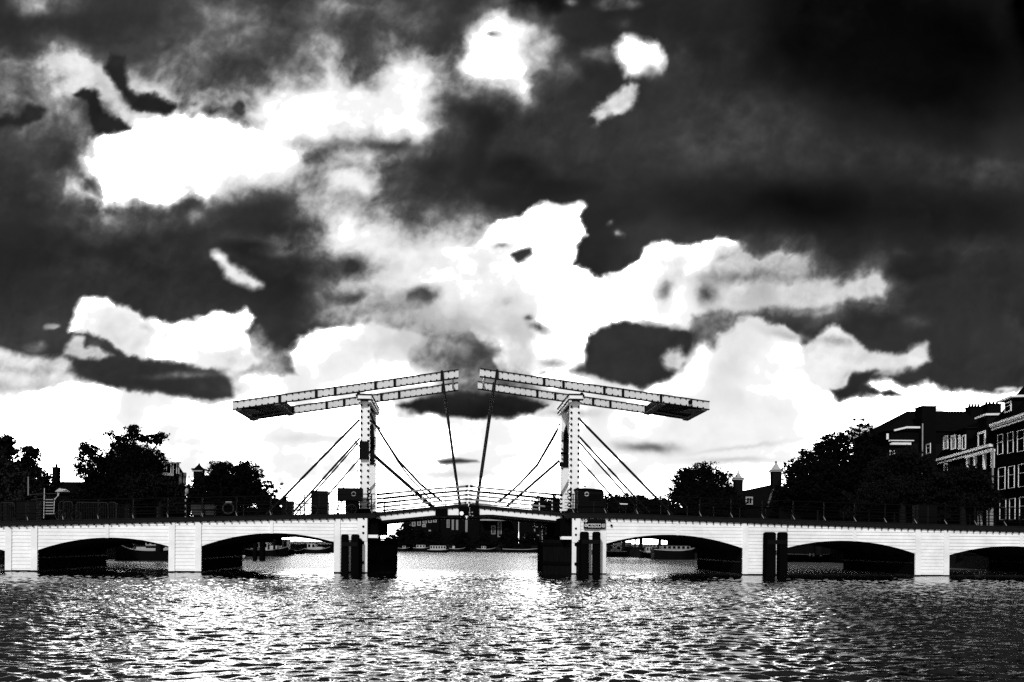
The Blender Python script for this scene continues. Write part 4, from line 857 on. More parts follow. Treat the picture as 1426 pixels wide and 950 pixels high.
# ================================================================== BANKS AND TOWN
# land: left bank, far bank, right bank (quays with stone walls)
def land(name, outline, z=1.35):
    m = MB(); m.prism([(x, y, -2) for x, y in outline], (0, 0, z+2)); o = m.build(name, 'road', None, W, (0, 0, 0)); tag(o, kind='structure'); return o
LQ = [(-41, 42), (-45.5, 75), (-45, 110), (-39, 150), (-31, 192)]
RQ = [(43, 46), (45, 80), (41, 108), (26, 118), (17, 140), (9, 178), (3, 192)]
land('bank', [(-900, 40)]+LQ+[(-31, 193), (-900, 193)][:2])
land('far_bank', [(-3000, 193.02), (3000, 193.02), (3000, 3200), (-3000, 3200)])
land('right_bank', RQ[::-1]+[(900, 46), (900, 192)])
for nm, Q in (('quay_wall', LQ), ('quay_wall', RQ), ('quay_wall', [(-31, 192.6), (3, 192.6)])):
    m = MB()
    for a, b in zip(Q, Q[1:]): m.bar((a[0], a[1], .72), (b[0], b[1], .72), .5, 1.5); m.bar((a[0], a[1], 1.55), (b[0], b[1], 1.55), .62, .18)
    o = m.build(nm, 'stone', None, W, (0, 0, 0))
    tag(o, {0: 'dark stone quay wall along the left bank behind the bridge', 1: 'dark stone quay wall along the right bank behind the bridge', 2: 'dark stone quay wall across the far end of the water'}[0 if Q is LQ else 1 if Q is RQ else 2], 'quay wall')

# ---- trees
def tree(label, y, lobes, base_px, leaf='leaf', size=.26, n=9000, sparse=.0, group=None, trunk_r=.32, name='tree', base_z=1.3, seed=1):
    """lobes: (px, py, rx_px, ry_px, weight) of the crown at forward distance y"""
    rnd = np.random.RandomState(seed); bx = ground_x(base_px, y)
    root = thing(name, label, 'tree' if name == 'tree' else name, W, (bx, y, base_z), group)
    L = []
    for l in lobes:
        c = at(l[0], l[1], y); L.append((c.x, y+rnd.uniform(-1, 1)*l[2]*y/F*.4, c.z, l[2]*y/F, l[3]*y/F, l[4] if len(l) > 4 else 1.))
    top = max(l[2] for l in L); tm = MB(); h0 = max(base_z+.8, min(l[2]-l[4]*.6 for l in L))
    tm.tube([(bx, y, base_z-.3), (bx+.1, y, (base_z+h0)/2), (bx, y, h0), (bx+.1, y, h0+(top-h0)*.5)], [trunk_r*1.25, trunk_r, trunk_r*.8, trunk_r*.4], 8)
    tips = []
    for (cx, cy, cz, rx, rz, wt) in L:
        zs = min(cz-.2, h0+random.random()*max(.2, (cz-h0)*.4)); mid = (bx+(cx-bx)*.45+rnd.uniform(-.3, .3), y+(cy-y)*.5, zs+(cz-zs)*.6)
        tm.tube([(bx, y, zs), mid, (cx, cy, cz)], [trunk_r*.45, trunk_r*.3, .06], 6)
        for k in range(6):
            a = rnd.rand()*6.28; e = rnd.uniform(-.3, 1.2); q = (cx+rx*.8*math.cos(a)*math.cos(e), cy+rx*.8*math.sin(a)*math.cos(e), cz+rz*.85*math.sin(e)); tm.tube([(cx, cy, cz-.2*rz), q], [.05, .02], 4, False)
    tm.build('trunk', 'bark', root, smooth=True)
    # leaf sprays: clumps scattered through each lobe's volume, each clump a fan of small leaves
    V = []; A = sum(l[3]*l[4]*l[5] for l in L)
    for (cx, cy, cz, rx, rz, wt) in L:
        m = max(20, int(n*rx*rz*wt/A)); ncl = max(6, int(m/(24+14*sparse)))
        d = rnd.normal(size=(ncl, 3)); d /= np.linalg.norm(d, axis=1)[:, None]; r = rnd.rand(ncl)**(.42)*(1+.10*rnd.normal(size=ncl))
        cl = np.array([cx, cy, cz])+d*r[:, None]*np.array([rx, rx*.8, rz])
        cs = (.22+.5*rnd.rand(ncl)**1.5)*min(1.0, .25+.22*min(rx, rz))*(1-.25*sparse)
        idx = rnd.randint(0, ncl, m)
        p = cl[idx]+rnd.normal(size=(m, 3))*cs[idx][:, None]*np.array([1, 1, .62]); V.append(p)
    P = np.concatenate(V); P = P[P[:, 2] > base_z+.05]; k = len(P)
    a = rnd.normal(size=(k, 3)); a /= np.linalg.norm(a, axis=1)[:, None]; b = np.cross(a, rnd.normal(size=(k, 3))); b /= np.linalg.norm(b, axis=1)[:, None]
    s = size*(.55+.8*rnd.rand(k))[:, None]; a *= s*.5; b *= s*.34
    co = np.stack([P-a, P-b*.9, P+a, P+b*.9], 1).reshape(-1, 3)-np.array([bx, y, base_z])
    me = bpy.data.meshes.new('crown'); me.vertices.add(4*k); me.vertices.foreach_set('co', co.ravel().astype(np.float32)); me.loops.add(4*k); me.loops.foreach_set('vertex_index', np.arange(4*k, dtype=np.int32))
    me.polygons.add(k); me.polygons.foreach_set('loop_start', np.arange(0, 4*k, 4, dtype=np.int32)); me.update(calc_edges=True); me.materials.append(M[leaf])
    o = bpy.data.objects.new('crown', me); COL.objects.link(o); o.parent = root
    return root
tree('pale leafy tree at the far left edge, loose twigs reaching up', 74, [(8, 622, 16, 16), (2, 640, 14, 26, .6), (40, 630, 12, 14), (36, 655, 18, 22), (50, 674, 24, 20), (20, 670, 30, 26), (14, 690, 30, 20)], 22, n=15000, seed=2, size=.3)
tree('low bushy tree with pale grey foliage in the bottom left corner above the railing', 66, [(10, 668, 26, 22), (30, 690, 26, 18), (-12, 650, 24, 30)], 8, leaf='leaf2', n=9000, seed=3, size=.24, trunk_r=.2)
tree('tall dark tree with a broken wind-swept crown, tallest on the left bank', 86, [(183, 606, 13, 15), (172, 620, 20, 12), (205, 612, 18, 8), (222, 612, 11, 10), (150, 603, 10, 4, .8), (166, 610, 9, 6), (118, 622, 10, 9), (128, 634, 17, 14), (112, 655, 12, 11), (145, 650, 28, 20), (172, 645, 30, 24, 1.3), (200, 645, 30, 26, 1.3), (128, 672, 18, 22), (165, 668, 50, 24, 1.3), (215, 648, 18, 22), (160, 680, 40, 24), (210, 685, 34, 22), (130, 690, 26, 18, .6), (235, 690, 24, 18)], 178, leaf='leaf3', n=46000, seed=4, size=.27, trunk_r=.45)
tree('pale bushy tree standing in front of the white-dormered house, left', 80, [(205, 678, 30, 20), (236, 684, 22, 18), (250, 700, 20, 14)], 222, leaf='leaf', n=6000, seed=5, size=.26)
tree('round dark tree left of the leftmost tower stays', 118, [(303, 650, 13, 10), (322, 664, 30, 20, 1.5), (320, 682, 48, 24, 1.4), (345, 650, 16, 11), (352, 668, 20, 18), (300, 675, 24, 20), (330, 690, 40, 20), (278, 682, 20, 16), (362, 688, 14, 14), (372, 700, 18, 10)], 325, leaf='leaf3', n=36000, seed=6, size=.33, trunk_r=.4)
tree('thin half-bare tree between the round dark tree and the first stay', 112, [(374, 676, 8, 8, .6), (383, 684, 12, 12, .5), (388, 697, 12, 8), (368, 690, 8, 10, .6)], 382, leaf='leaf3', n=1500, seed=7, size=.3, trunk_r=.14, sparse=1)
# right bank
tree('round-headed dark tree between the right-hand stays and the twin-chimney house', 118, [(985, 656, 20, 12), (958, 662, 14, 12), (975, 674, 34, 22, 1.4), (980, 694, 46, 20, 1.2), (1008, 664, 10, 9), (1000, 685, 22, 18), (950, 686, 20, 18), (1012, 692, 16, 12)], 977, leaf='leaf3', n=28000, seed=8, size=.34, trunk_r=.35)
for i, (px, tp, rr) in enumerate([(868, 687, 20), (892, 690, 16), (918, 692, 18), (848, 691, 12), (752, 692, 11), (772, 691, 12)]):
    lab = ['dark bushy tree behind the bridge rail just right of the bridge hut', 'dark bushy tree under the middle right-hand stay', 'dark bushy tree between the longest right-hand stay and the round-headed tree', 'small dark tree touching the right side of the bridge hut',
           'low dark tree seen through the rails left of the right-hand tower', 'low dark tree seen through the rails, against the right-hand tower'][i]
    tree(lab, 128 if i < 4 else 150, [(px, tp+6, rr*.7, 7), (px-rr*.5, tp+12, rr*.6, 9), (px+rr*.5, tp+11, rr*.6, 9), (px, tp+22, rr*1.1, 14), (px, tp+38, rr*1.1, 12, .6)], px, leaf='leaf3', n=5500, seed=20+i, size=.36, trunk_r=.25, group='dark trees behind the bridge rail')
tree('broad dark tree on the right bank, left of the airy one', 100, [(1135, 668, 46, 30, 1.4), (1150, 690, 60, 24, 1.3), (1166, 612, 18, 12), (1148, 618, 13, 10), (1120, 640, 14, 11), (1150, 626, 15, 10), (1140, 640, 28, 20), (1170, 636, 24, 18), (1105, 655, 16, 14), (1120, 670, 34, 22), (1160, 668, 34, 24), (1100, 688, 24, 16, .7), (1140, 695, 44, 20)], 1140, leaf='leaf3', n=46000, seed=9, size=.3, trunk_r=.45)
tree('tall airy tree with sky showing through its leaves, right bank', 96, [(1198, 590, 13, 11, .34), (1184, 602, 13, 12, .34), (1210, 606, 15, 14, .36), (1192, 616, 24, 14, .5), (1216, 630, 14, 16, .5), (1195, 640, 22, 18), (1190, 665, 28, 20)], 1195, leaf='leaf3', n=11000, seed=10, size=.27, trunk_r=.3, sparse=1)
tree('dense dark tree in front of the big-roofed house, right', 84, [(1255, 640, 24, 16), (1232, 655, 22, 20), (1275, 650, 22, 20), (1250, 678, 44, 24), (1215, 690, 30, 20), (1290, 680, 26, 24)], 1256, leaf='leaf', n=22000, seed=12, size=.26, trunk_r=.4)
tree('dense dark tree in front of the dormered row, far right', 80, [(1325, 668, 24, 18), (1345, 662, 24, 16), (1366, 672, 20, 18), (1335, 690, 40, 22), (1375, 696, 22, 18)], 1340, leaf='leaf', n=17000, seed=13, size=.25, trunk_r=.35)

for i, (y_, a, b, t, lab, lf) in enumerate([(92, -10, 60, 690, 'low dark shrubbery at the far left behind the crowd barriers', 'leaf'), (98, 60, 150, 694, 'low dark shrubbery under the plain house, left', 'leaf3'), (104, 235, 300, 684, 'low dark shrubbery between the turret and the banded pole', 'leaf3'),
        (112, 290, 392, 694, 'low dark shrubbery under the round tree on the left bank', 'leaf3'), (114, 838, 930, 696, 'low dark hedge behind the thin pale plate, right', 'leaf3'), (112, 925, 1030, 692, 'low dark hedge under the round-headed tree, right', 'leaf3'), (104, 1080, 1190, 688, 'low dark hedge under the broad tree, right bank', 'leaf3'), (92, 1180, 1320, 686, 'low dark hedge in front of the big-roofed house', 'leaf')]):
    nn = max(3, int((b-a)/16)); lb = [(a+(b-a)*(k+.5)/nn+random.uniform(-4, 4), t+8+random.uniform(-3, 3), (b-a)/nn*.85, 10) for k in range(nn)]+[(a+(b-a)*(k+.5)/nn, t+25, (b-a)/nn*1.0, 16, 1.7) for k in range(nn)]
    tree(lab, y_, lb, (a+b)/2, leaf=lf, n=10000, seed=60+i, size=.36, trunk_r=.1, name='hedge' if 'hedge' in lab else 'shrub')
for y_, a, b, lab in ((101, 1085, 1270, 'low dark brick wall behind the hedge under the broad tree, right bank'), (117, 270, 392, 'low dark brick wall behind the shrubbery under the round tree, left bank'), (117, 930, 1030, 'low dark brick wall behind the hedge under the round-headed tree')):
    xa, xb = at(a, 700, y_).x, at(b, 700, y_).x; m = MB().box((xa, y_, 1.2), (xb, y_+.35, zat((a+b)/2, 708, y_))).box((xa-.05, y_-.05, zat((a+b)/2, 708, y_)), (xb+.05, y_+.4, zat((a+b)/2, 707, y_)))
    tag(m.build('garden_wall', 'brick2', None, W, ((xa+xb)/2, y_, 1.3)), lab, 'wall')
# ---- houses.  A house frame: x along the facade, y into the house, z up
def win(root, x0, x1, z0, z1, y=-.02, fw=.13, cross=True, frame='trim', panes=None, fill='glass', side=False):
    f = MB(); 
    if side:
        f.box((y-.06, x0, z0), (y+.04, x0+fw, z1)); f.box((y-.06, x1-fw, z0), (y+.04, x1, z1)); f.box((y-.06, x0+fw, z1-fw), (y+.04, x1-fw, z1)); f.box((y-.06, x0+fw, z0), (y+.04, x1-fw, z0+fw*.8))
        w = f.build('window', frame, root); MB().box((y-.01, x0+fw, z0+fw*.8), (y+.03, x1-fw, z1-fw)).build('pane', fill, w); return w
    f.box((x0, y-.06, z0), (x0+fw, y+.04, z1)); f.box((x1-fw, y-.06, z0), (x1, y+.04, z1)); f.box((x0+fw, y-.06, z1-fw), (x1-fw, y+.04, z1)); f.box((x0+fw, y-.06, z0), (x1-fw, y+.04, z0+fw*.8))
    if cross: xm = (x0+x1)/2; zm = z0+(z1-z0)*.62; f.box((xm-.035, y-.05, z0+fw*.8), (xm+.035, y+.03, z1-fw)); f.box((x0+fw, y-.052, zm-.04), (x1-fw, y+.032, zm+.04))
    w = f.build('window', frame, root); MB().box((x0+fw, y-.01, z0+fw*.8), (x1-fw, y+.01, z1-fw)).build('pane', fill, w); return w
def chimney(parent, x0, x1, y0, y1, z0, z1, pots=0, matn='brick2'):
    m = MB().box((x0, y0, z0), (x1, y1, z1)).box((x0-.09, y0-.09, z1), (x1+.09, y1+.09, z1+.14)); c = m.build('chimney', matn, parent)
    if pots:
        p = MB()
        for i in range(pots): x = x0+.2+(x1-x0-.4)*(i/(pots-1) if pots > 1 else .5); p.tube([(x, (y0+y1)/2, z1+.14), (x, (y0+y1)/2, z1+.6)], [.17, .12], 8)
        p.build('chimney_pots', 'roof', c)
    return c
# big-roofed house
d = 108.; x0, x1 = at(1232, 600, d).x, at(1400, 600, d).x; zr, ze, ze2 = zat(1300, 572.5, d), zat(1250, 617, d), zat(1232, 604, d)
H = thing('town_house', 'large house with a long dark hipped roof and white gutters behind the right-bank trees', 'house', W, (x0+6, d, 1.3), 'houses on the right bank')
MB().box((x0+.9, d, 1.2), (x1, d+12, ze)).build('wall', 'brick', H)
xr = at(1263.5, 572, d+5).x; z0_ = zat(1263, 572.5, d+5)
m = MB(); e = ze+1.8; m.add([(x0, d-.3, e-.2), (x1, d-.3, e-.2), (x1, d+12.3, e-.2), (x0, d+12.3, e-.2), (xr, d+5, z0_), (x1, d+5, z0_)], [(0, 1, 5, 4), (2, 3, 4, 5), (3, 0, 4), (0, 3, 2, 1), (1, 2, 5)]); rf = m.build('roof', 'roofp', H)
MB().box((x0+.8, d-.05, ze-.0), (x1, d+12, e-.2)).build('attic_wall', 'roof', H)
g = MB(); ga, gb = at(1243, 600, d).x, at(1278.5, 597, d).x; zg = zat(1270, 596, d); g.box((ga+1.6, d-.55, zg-.13), (gb, d-.3, zg+.13)); g.bar((ga, d-.4, zat(1240, 600, d)), (ga+1.65, d-.4, zg), .2, .24); g.build('gutter', 'trim', H)
g = MB(); z2 = zat(1260, 619, d); ga, gb = at(1239, 619, d).x, at(1266, 618, d).x; g.box((ga, d-.6, z2-.12), (gb, d-.05, z2+.18)); g.box((ga-.2, d-.75, z2+.36), (gb+.3, d-.05, z2+.5)); g.build('cornice', 'trim', H)
chimney(rf, at(1282.5, 570, d-.6).x, at(1302, 570, d-.6).x, d-.9, d+1.0, ze-5, zat(1290, 567.2, d-.6), 0)
for a, b, tp in ((1349.5, 1366, 568), (1373, 1392, 564)): chimney(rf, at(a, 570, d+4).x, at(b, 570, d+4).x, d+3.6, d+5, z0_-1, zat(1360, tp, d+4), 4)
for a, b, t_, u in ((1239, 1246, 627, 640), (1234, 1237, 604, 612)): win(H, at(a, 630, d).x, at(b, 630, d).x, zat(a, u, d), zat(a, t_, d), y=d-.03, cross=True)
MB().tube([(at(1284.5, 600, d-1).x, d-1.05, zat(1284, 590, d-1)), (at(1284.5, 600, d-1).x, d-1.05, 2)], .09, 6).build('drainpipe', 'trimd', H)

# row facing the river on the right: frame with x running back along the facade
HF = Frame((51+.158*(66-85), 66, 0), R(90)-math.atan(.158))   # x = distance back along the quay, y = towards the water (negative) / ... see sgn
def hf(px, py): return HF.hit(px, py, 0)
# in this frame +y points away to the left (the river); facades lie on y=0 and houses extend to -y
def rowwin(root, a, b, t, u, frame='trim', fw=.13, y=.0, fill='glass', cross=True):
    s0, s1 = sorted((hf(a, u)[0], hf(b, u)[0])); pm = (a+b)/2; z0, z1 = hf(pm, u)[1], hf(pm, t)[1]
    f = MB(); Y0, Y1 = y-.02, y+.07
    f.box((s0, Y0, z0), (s0+fw, Y1, z1)); f.box((s1-fw, Y0, z0), (s1, Y1, z1)); f.box((s0+fw, Y0, z1-fw), (s1-fw, Y1, z1)); f.box((s0+fw, Y0, z0), (s1-fw, Y1, z0+fw*.8))
    if cross: zm = z0+(z1-z0)*.6; f.box((s0+fw, Y0, zm-.03), (s1-fw, Y1-.03, zm+.03))
    w = f.build('window', frame, root); MB().box((s0+fw, Y0+.005, z0+fw*.8), (s1-fw, Y0+.03, z1-fw)).build('pane', fill, w); return w
# house C: nearest, three window columns visible, dentilled cornice, mansard with dormer
sC1 = hf(1383.5, 640)[0]; sC0 = hf(1480, 640)[0]; zc = hf(1400, 587)[1]
Hc = thing('town_house', 'tall narrow house at the far right with white dentil cornice and roof dormer', 'house', HF, ((sC0+sC1)/2, -4, 1.3), 'houses on the right bank')
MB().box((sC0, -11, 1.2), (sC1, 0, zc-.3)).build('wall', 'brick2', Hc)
m = MB(); m.box((sC0, -.2, zc-.12), (sC1+.1, .42, zc+.12)); m.box((sC0, -.2, zc-.55), (sC1+.1, .22, zc-.40))
s = sC0+.1
while s < sC1: m.box((s, .0, zc-.30), (s+.2, .34, zc-.12)); s += .42
m.build('cornice', 'trim', Hc)
m = MB(); zt_ = zc+4.4; m.add([(sC0, .3, zc+.12), (sC1, .3, zc+.12), (sC1, -11, zc+.12), (sC0, -11, zc+.12), (sC0, -2.8, zt_), (sC1-1.2, -2.8, zt_), (sC1-1.2, -9, zt_), (sC0, -9, zt_)], [(0, 1, 5, 4), (1, 2, 6, 5), (2, 3, 7, 6), (3, 0, 4, 7), (4, 5, 6, 7), (3, 2, 1, 0)]); rf = m.build('roof', 'roofp', Hc)
# dormer
sa, sb = sorted((hf(1399, 570)[0], hf(1411, 570)[0])); zd0, zd1 = zc+.2, hf(1404, 557)[1]
dm = MB().box((sa, -2.2, zd0), (sb, .05, zd1)).build('dormer', 'roof', rf)
MB().box((sa-.5, -2.3, zd1), (sb+.9, .35, zd1+.22)).build('dormer_roof', 'trim', dm)
rowwin(Hc, 1400.5, 1409.5, 560, 574, y=.07, fw=.12)
for (a, b, t, u) in [(1389.5, 1397, 605, 633), (1403.5, 1411.5, 602, 631), (1417, 1427, 599, 629), (1390.5, 1400, 651, 682), (1404.5, 1413, 649, 680), (1418.5, 1429, 646, 678), (1392.5, 1401, 695, 724), (1406, 1414, 694, 724), (1420, 1430, 692, 724)]:
    rowwin(Hc, a, b, t, u, fw=.06)
# house B: dormered row
sB1 = hf(1304, 650)[0]; zb_ = hf(1325, 636)[1]
Hb = thing('town_house', 'dark house row with a wide white-mullioned dormer, left of the narrow edge house', 'house', HF, ((sC1+sB1)/2, -4, 1.3), 'houses on the right bank')
MB().box((sC1+.05, -10, 1.2), (sB1, -.02, zb_)).build('wall', 'brick2', Hb)
m = MB(); zR = hf(1345, 584)[1]; m.add([(sC1+.05, .2, zb_+.1), (sB1+.1, .2, zb_+.1), (sB1+.1, -10, zb_+.1), (sC1+.05, -10, zb_+.1), (sC1+.05, -1.8, zR-.2), (sB1-2.2, -1.8, zR-.2), (sB1-2.2, -8, zR-.2), (sC1+.05, -8, zR-.2)], [(0, 1, 5, 4), (1, 2, 6, 5), (2, 3, 7, 6), (3, 0, 4, 7), (4, 5, 6, 7), (3, 2, 1, 0)]); rf = m.build('roof', 'roof', Hb)
m = MB(); s0, s1 = hf(1383, 630)[0], hf(1308, 638)[0]; m.box((s0, -.1, zb_-.16), (s1, .4, zb_+.14)); m.box((s0, -.1, zb_-.55), (s1, .22, zb_-.36)); m.build('cornice', 'trim', Hb)
sa, sb = sorted((hf(1345, 615)[0], hf(1313, 615)[0])); zd0, zd1 = zb_+.15, hf(1328, 603)[1]
dm = MB().box((sa, -2.0, zd0), (sb, -.05, zd1)).build('dormer', 'roof', rf); MB().box((sa-.2, -2.1, zd1), (sb+.2, .15, zd1+.16)).build('dormer_roof', 'lead', dm)
for a, b in ((1314, 1320.5), (1324.5, 1331), (1335, 1337.5), (1340, 1345)): rowwin(Hb, a, b, 606, 626, fw=.17, y=.0, fill='trimd' if a in (1314, 1324.5) else 'glass', cross=False)
sa, sb = sorted((hf(1374, 615)[0], hf(1361, 615)[0])); dm = MB().box((sa, -2, zd0+.1), (sb, .0, zd1+.6)).build('dormer', 'lead', rf); MB().box((sa-.25, -2.1, zd1+.6), (sb+.25, .2, zd1+.82)).build('dormer_roof', 'trim', dm)
rowwin(Hb, 1362.5, 1373, 601, 623, fw=.24, y=.04, cross=False)
m = MB(); sa, sb = sorted((hf(1386, 640)[0], hf(1348, 640)[0])); za = hf(1366, 631.5)[1]; m.box((sa, 0, za-.2), (sb, .35, za+.06))
for p in (1350, 1360, 1373, 1384.5): x = hf(p, 640)[0]; m.box((x-.14, 0, za-1.5-(.4 if p > 1370 else 0)), (x+.14, .3, za-.2))
m.build('bay_window_frame', 'trim', Hb)
for (a, b, t, u) in [(1315, 1320, 645, 658), (1316, 1322, 676, 704), (1290, 1296, 618, 632)]: rowwin(Hb, a, b, t, u, fw=.16)
x = hf(1386, 670)[0]; MB().tube([(x, .25, 2), (x, .25, zb_-.4)], .1, 6).build('drainpipe', 'trimd', Hb)
p = MB()                                   # porch with pale balusters low down
for a in (1371, 1375, 1384, 1388): x = hf(a, 715)[0]; p.box((x-.1, .5, 1.3), (x+.1, .7, hf(a, 703)[1]))
p.box((hf(1390, 715)[0], .4, hf(1380, 703)[1]), (hf(1369, 715)[0], .9, hf(1380, 700.5)[1])); p.build('porch', 'trimd', Hb)
# twin-chimney house
d = 120.; X_ = lambda p, y=d: at(p, 680, y).x
Hd = thing('gabled_house', 'low dark-roofed house with two white-capped chimneys, behind the bridge rail on the right bank', 'house', W, (X_(1060), d, 1.3), 'houses on the right bank')
MB().box((X_(1013), d, 1.2), (X_(1100), d+9, zat(1050, 706, d))).build('wall', 'brick2', Hd)
m = MB(); z0_, zl_, zr_ = zat(1050, 706, d), zat(1013, 688, d+4), zat(1078, 674, d+4)
m.add([(X_(1008), d-.4, z0_), (X_(1104), d-.4, z0_), (X_(1104), d+9.4, z0_), (X_(1008), d+9.4, z0_), (X_(1013, d+4), d+4.5, zl_), (X_(1078, d+4), d+4.5, zr_), (X_(1098, d+4), d+4.5, zr_-.4)], [(0, 1, 6, 5, 4), (2, 3, 4, 5, 6), (3, 0, 4), (1, 2, 6), (3, 2, 1, 0)]); rf = m.build('roof', 'roofp', Hd)
for a, b, base, tp, cap in ((1023, 1034, 690, 668.5, 655), (1075, 1087.5, 680, 657, 642)):
    xa, xb = X_(a, d+3), X_(b, d+3); zt0 = zat(a, tp, d+3); c = MB().box((xa, d+2.7, zat(a, base+8, d+3)), (xb, d+3.9, zt0)).build('chimney', 'brick', rf)
    k = MB(); k.box((xa-.16, d+2.5, zt0), (xb+.16, d+4.1, zt0+.18)); k.box((xa-.1, d+2.6, zt0+.18), (xb+.1, d+4.0, zt0+.36)); xm = (xa+xb)/2
    zc_ = zat(a, cap, d+3); k.hexa([(xa+.1, d+2.8, zt0+.36), (xb-.1, d+2.8, zt0+.36), (xb-.1, d+3.8, zt0+.36), (xa+.1, d+3.8, zt0+.36), (xm-.1, d+3.2, zc_-.25), (xm+.1, d+3.2, zc_-.25), (xm+.1, d+3.4, zc_-.25), (xm-.1, d+3.4, zc_-.25)]); k.build('chimney_cap', 'paleg', c)
    MB().ball((xm, d+3.3, zc_-.15), .17, 8, 6).build('finial', 'iron', c); MB().box((xa-.2, d+2.45, zt0+.17), (xb+.2, d+4.15, zt0+.22)).build('drip_course', 'iron', c)
MB().bar((X_(1068), d-.5, z0_+.1), (X_(1079, d+4), d+4.0, zr_), .3, .25).build('gable_trim', 'under', Hd)
win(Hd, X_(1037), X_(1047), zat(1040, 703, d), zat(1040, 692, d), y=d-.5, frame='trimd', fw=.2)
# left bank houses
d = 108.
He = thing('gabled_house', 'plain dark house with one tall chimney, left of the tall wind-swept tree', 'house', W, (at(100, 690, d).x, d, 1.3))
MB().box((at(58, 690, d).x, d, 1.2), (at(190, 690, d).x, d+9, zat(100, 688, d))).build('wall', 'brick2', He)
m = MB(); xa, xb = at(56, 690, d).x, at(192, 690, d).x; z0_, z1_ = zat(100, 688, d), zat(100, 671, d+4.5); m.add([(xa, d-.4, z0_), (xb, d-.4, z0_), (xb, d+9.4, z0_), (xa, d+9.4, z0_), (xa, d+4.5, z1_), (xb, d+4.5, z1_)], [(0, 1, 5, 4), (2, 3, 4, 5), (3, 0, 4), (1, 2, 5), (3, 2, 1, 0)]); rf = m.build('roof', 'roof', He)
chimney(rf, at(75, 660, d+3).x, at(81.5, 660, d+3).x, d+2.6, d+3.5, z0_, zat(78, 652, d+3), 1)
d = 140.; FE = Frame((at(222, 690, d).x, d, 0), R(64))
He = thing('town_house', 'dark brick house with white roof dormers and white gutter behind the tall left-bank tree', 'house', FE, (8, 3, 1.3))
h = lambda px, py: FE.hit(px, py, 0)
zg = h(240, 662)[1]; sa, sb = h(216, 660)[0], h(258, 660)[0]
MB().box((sa, .05, 1.2), (sb, 9, zg)).build('wall', 'brick2', He)
m = MB(); z1_ = h(240, 643)[1]; m.add([(sa, -.2, zg), (sb, -.2, zg), (sb, 9, zg), (sa, 9, zg), (sa, 2, z1_), (sb, 2, z1_), (sb, 7, z1_), (sa, 7, z1_)], [(0, 1, 5, 4), (1, 2, 6, 5), (2, 3, 7, 6), (3, 0, 4, 7), (4, 5, 6, 7), (3, 2, 1, 0)]); rf = m.build('roof', 'roof', He)
m = MB(); m.box((sa, -.5, zg-.15), (sb-3, .04, zg+.3)); m.build('gutter', 'trim', He)
for a, b in ((227, 230.5), (236, 240), (244, 248)):
    u, v = h(a, 655)[0], h(b, 655)[0]; zz = h(a, 645)[1]; dm = MB().box((u, -.25, zg+.3), (v, 2.5, zz)).build('dormer', 'roof', rf)
    f = MB(); f.box((u, -.33, zg+.35), (u+(v-u)*.25, -.26, zz)); f.box((v-(v-u)*.25, -.33, zg+.35), (v, -.26, zz)); f.box((u-.2, -.5, zz), (v+.2, 1, zz+.25)); f.build('dormer_frame', 'trim', dm)
for a, b in ((249, 252.5), (255, 259)): u, v = h(a, 670)[0], h(b, 670)[0]; MB().box((u, -.12, h(a, 675)[1]), (v, .03, h(a, 658)[1])).build('white_shutter', 'trimd', He)
chimney(rf, h(249, 650)[0], h(253, 650)[0], 2, 3, z1_-1, h(250, 648)[1], 0)
d = 150.; x = at(277, 690, d).x
Ht = thing('turret', 'slim dark turret with pointed cap rising between the white-dormered house and the round tree', 'turret', W, (x, d, 1.3))
zt0 = zat(277, 655, d); MB().box((x-.75, d-.75, 1.2), (x+.75, d+.75, zt0)).build('shaft', 'brick2', Ht)
c = MB(); c.box((x-1.05, d-1.05, zt0), (x+1.05, d+1.05, zt0+.28)); c.tube([(x, d, zt0+.28), (x, d, zt0+.9), (x, d, zat(277, 645, d))], [.95, .3, .05], 8); c.build('pointed_cap', 'roof', Ht)
MB().box((x-.95, d-.95, zt0-.3), (x+.95, d-.76, zt0-.08)).build('string_course', 'trimd', Ht)

# far bank: a dark house terrace with white sash windows, and trees
d = 198.
def farhouse(a, b, tp, label, wins, frame='trimd', roofh=1.5):
    x0, x1 = at(a, 740, d).x, at(b, 740, d).x; zt0 = zat((a+b)/2, tp+4, d); r = thing('terrace_house', label, 'house', W, ((x0+x1)/2, d, 1.3), 'houses on the far bank')
    MB().box((x0, d, 1.2), (x1, d+10, zt0)).build('wall', 'brick2', r)
    m = MB(); m.add([(x0, d-.2, zt0), (x1, d-.2, zt0), (x1, d+10, zt0), (x0, d+10, zt0), (x0+.4, d+3, zt0+roofh), (x1-.4, d+3, zt0+roofh), (x1-.4, d+7, zt0+roofh), (x0+.4, d+7, zt0+roofh)], [(0, 1, 5, 4), (1, 2, 6, 5), (2, 3, 7, 6), (3, 0, 4, 7), (4, 5, 6, 7), (3, 2, 1, 0)]); m.build('roof', 'roof', r)
    for (p, q, t, u) in wins: win(r, at(p, 740, d).x, at(q, 740, d).x, zat(p, u, d), zat(p, t, d), y=d-.02, fw=.22, frame=frame)
    return r
farhouse(562, 612, 719, 'far-bank house with six bright window panes in a row, seen under the left leaf', [(566, 571.5, 725, 732.5), (573.5, 578.5, 724, 733), (581, 586, 724, 732), (588.5, 594, 723.5, 729), (596, 601.5, 722.5, 728), (603, 608, 722, 727.5), (574, 578, 737, 739.5), (588, 593, 730, 734), (597, 600, 738, 740)], 'trimd')
farhouse(613, 668, 716, 'far-bank house with a pale thin string course, under the middle of the opening', [(622, 626, 723, 735), (629, 632, 721, 738), (635, 638, 724, 738), (648, 651, 724, 742)], 'grey')
farhouse(669, 722, 715, 'far-bank house with a bright awning line, right of the middle of the opening', [(693, 698.5, 726, 748), (684, 690, 732, 744)], 'grey')
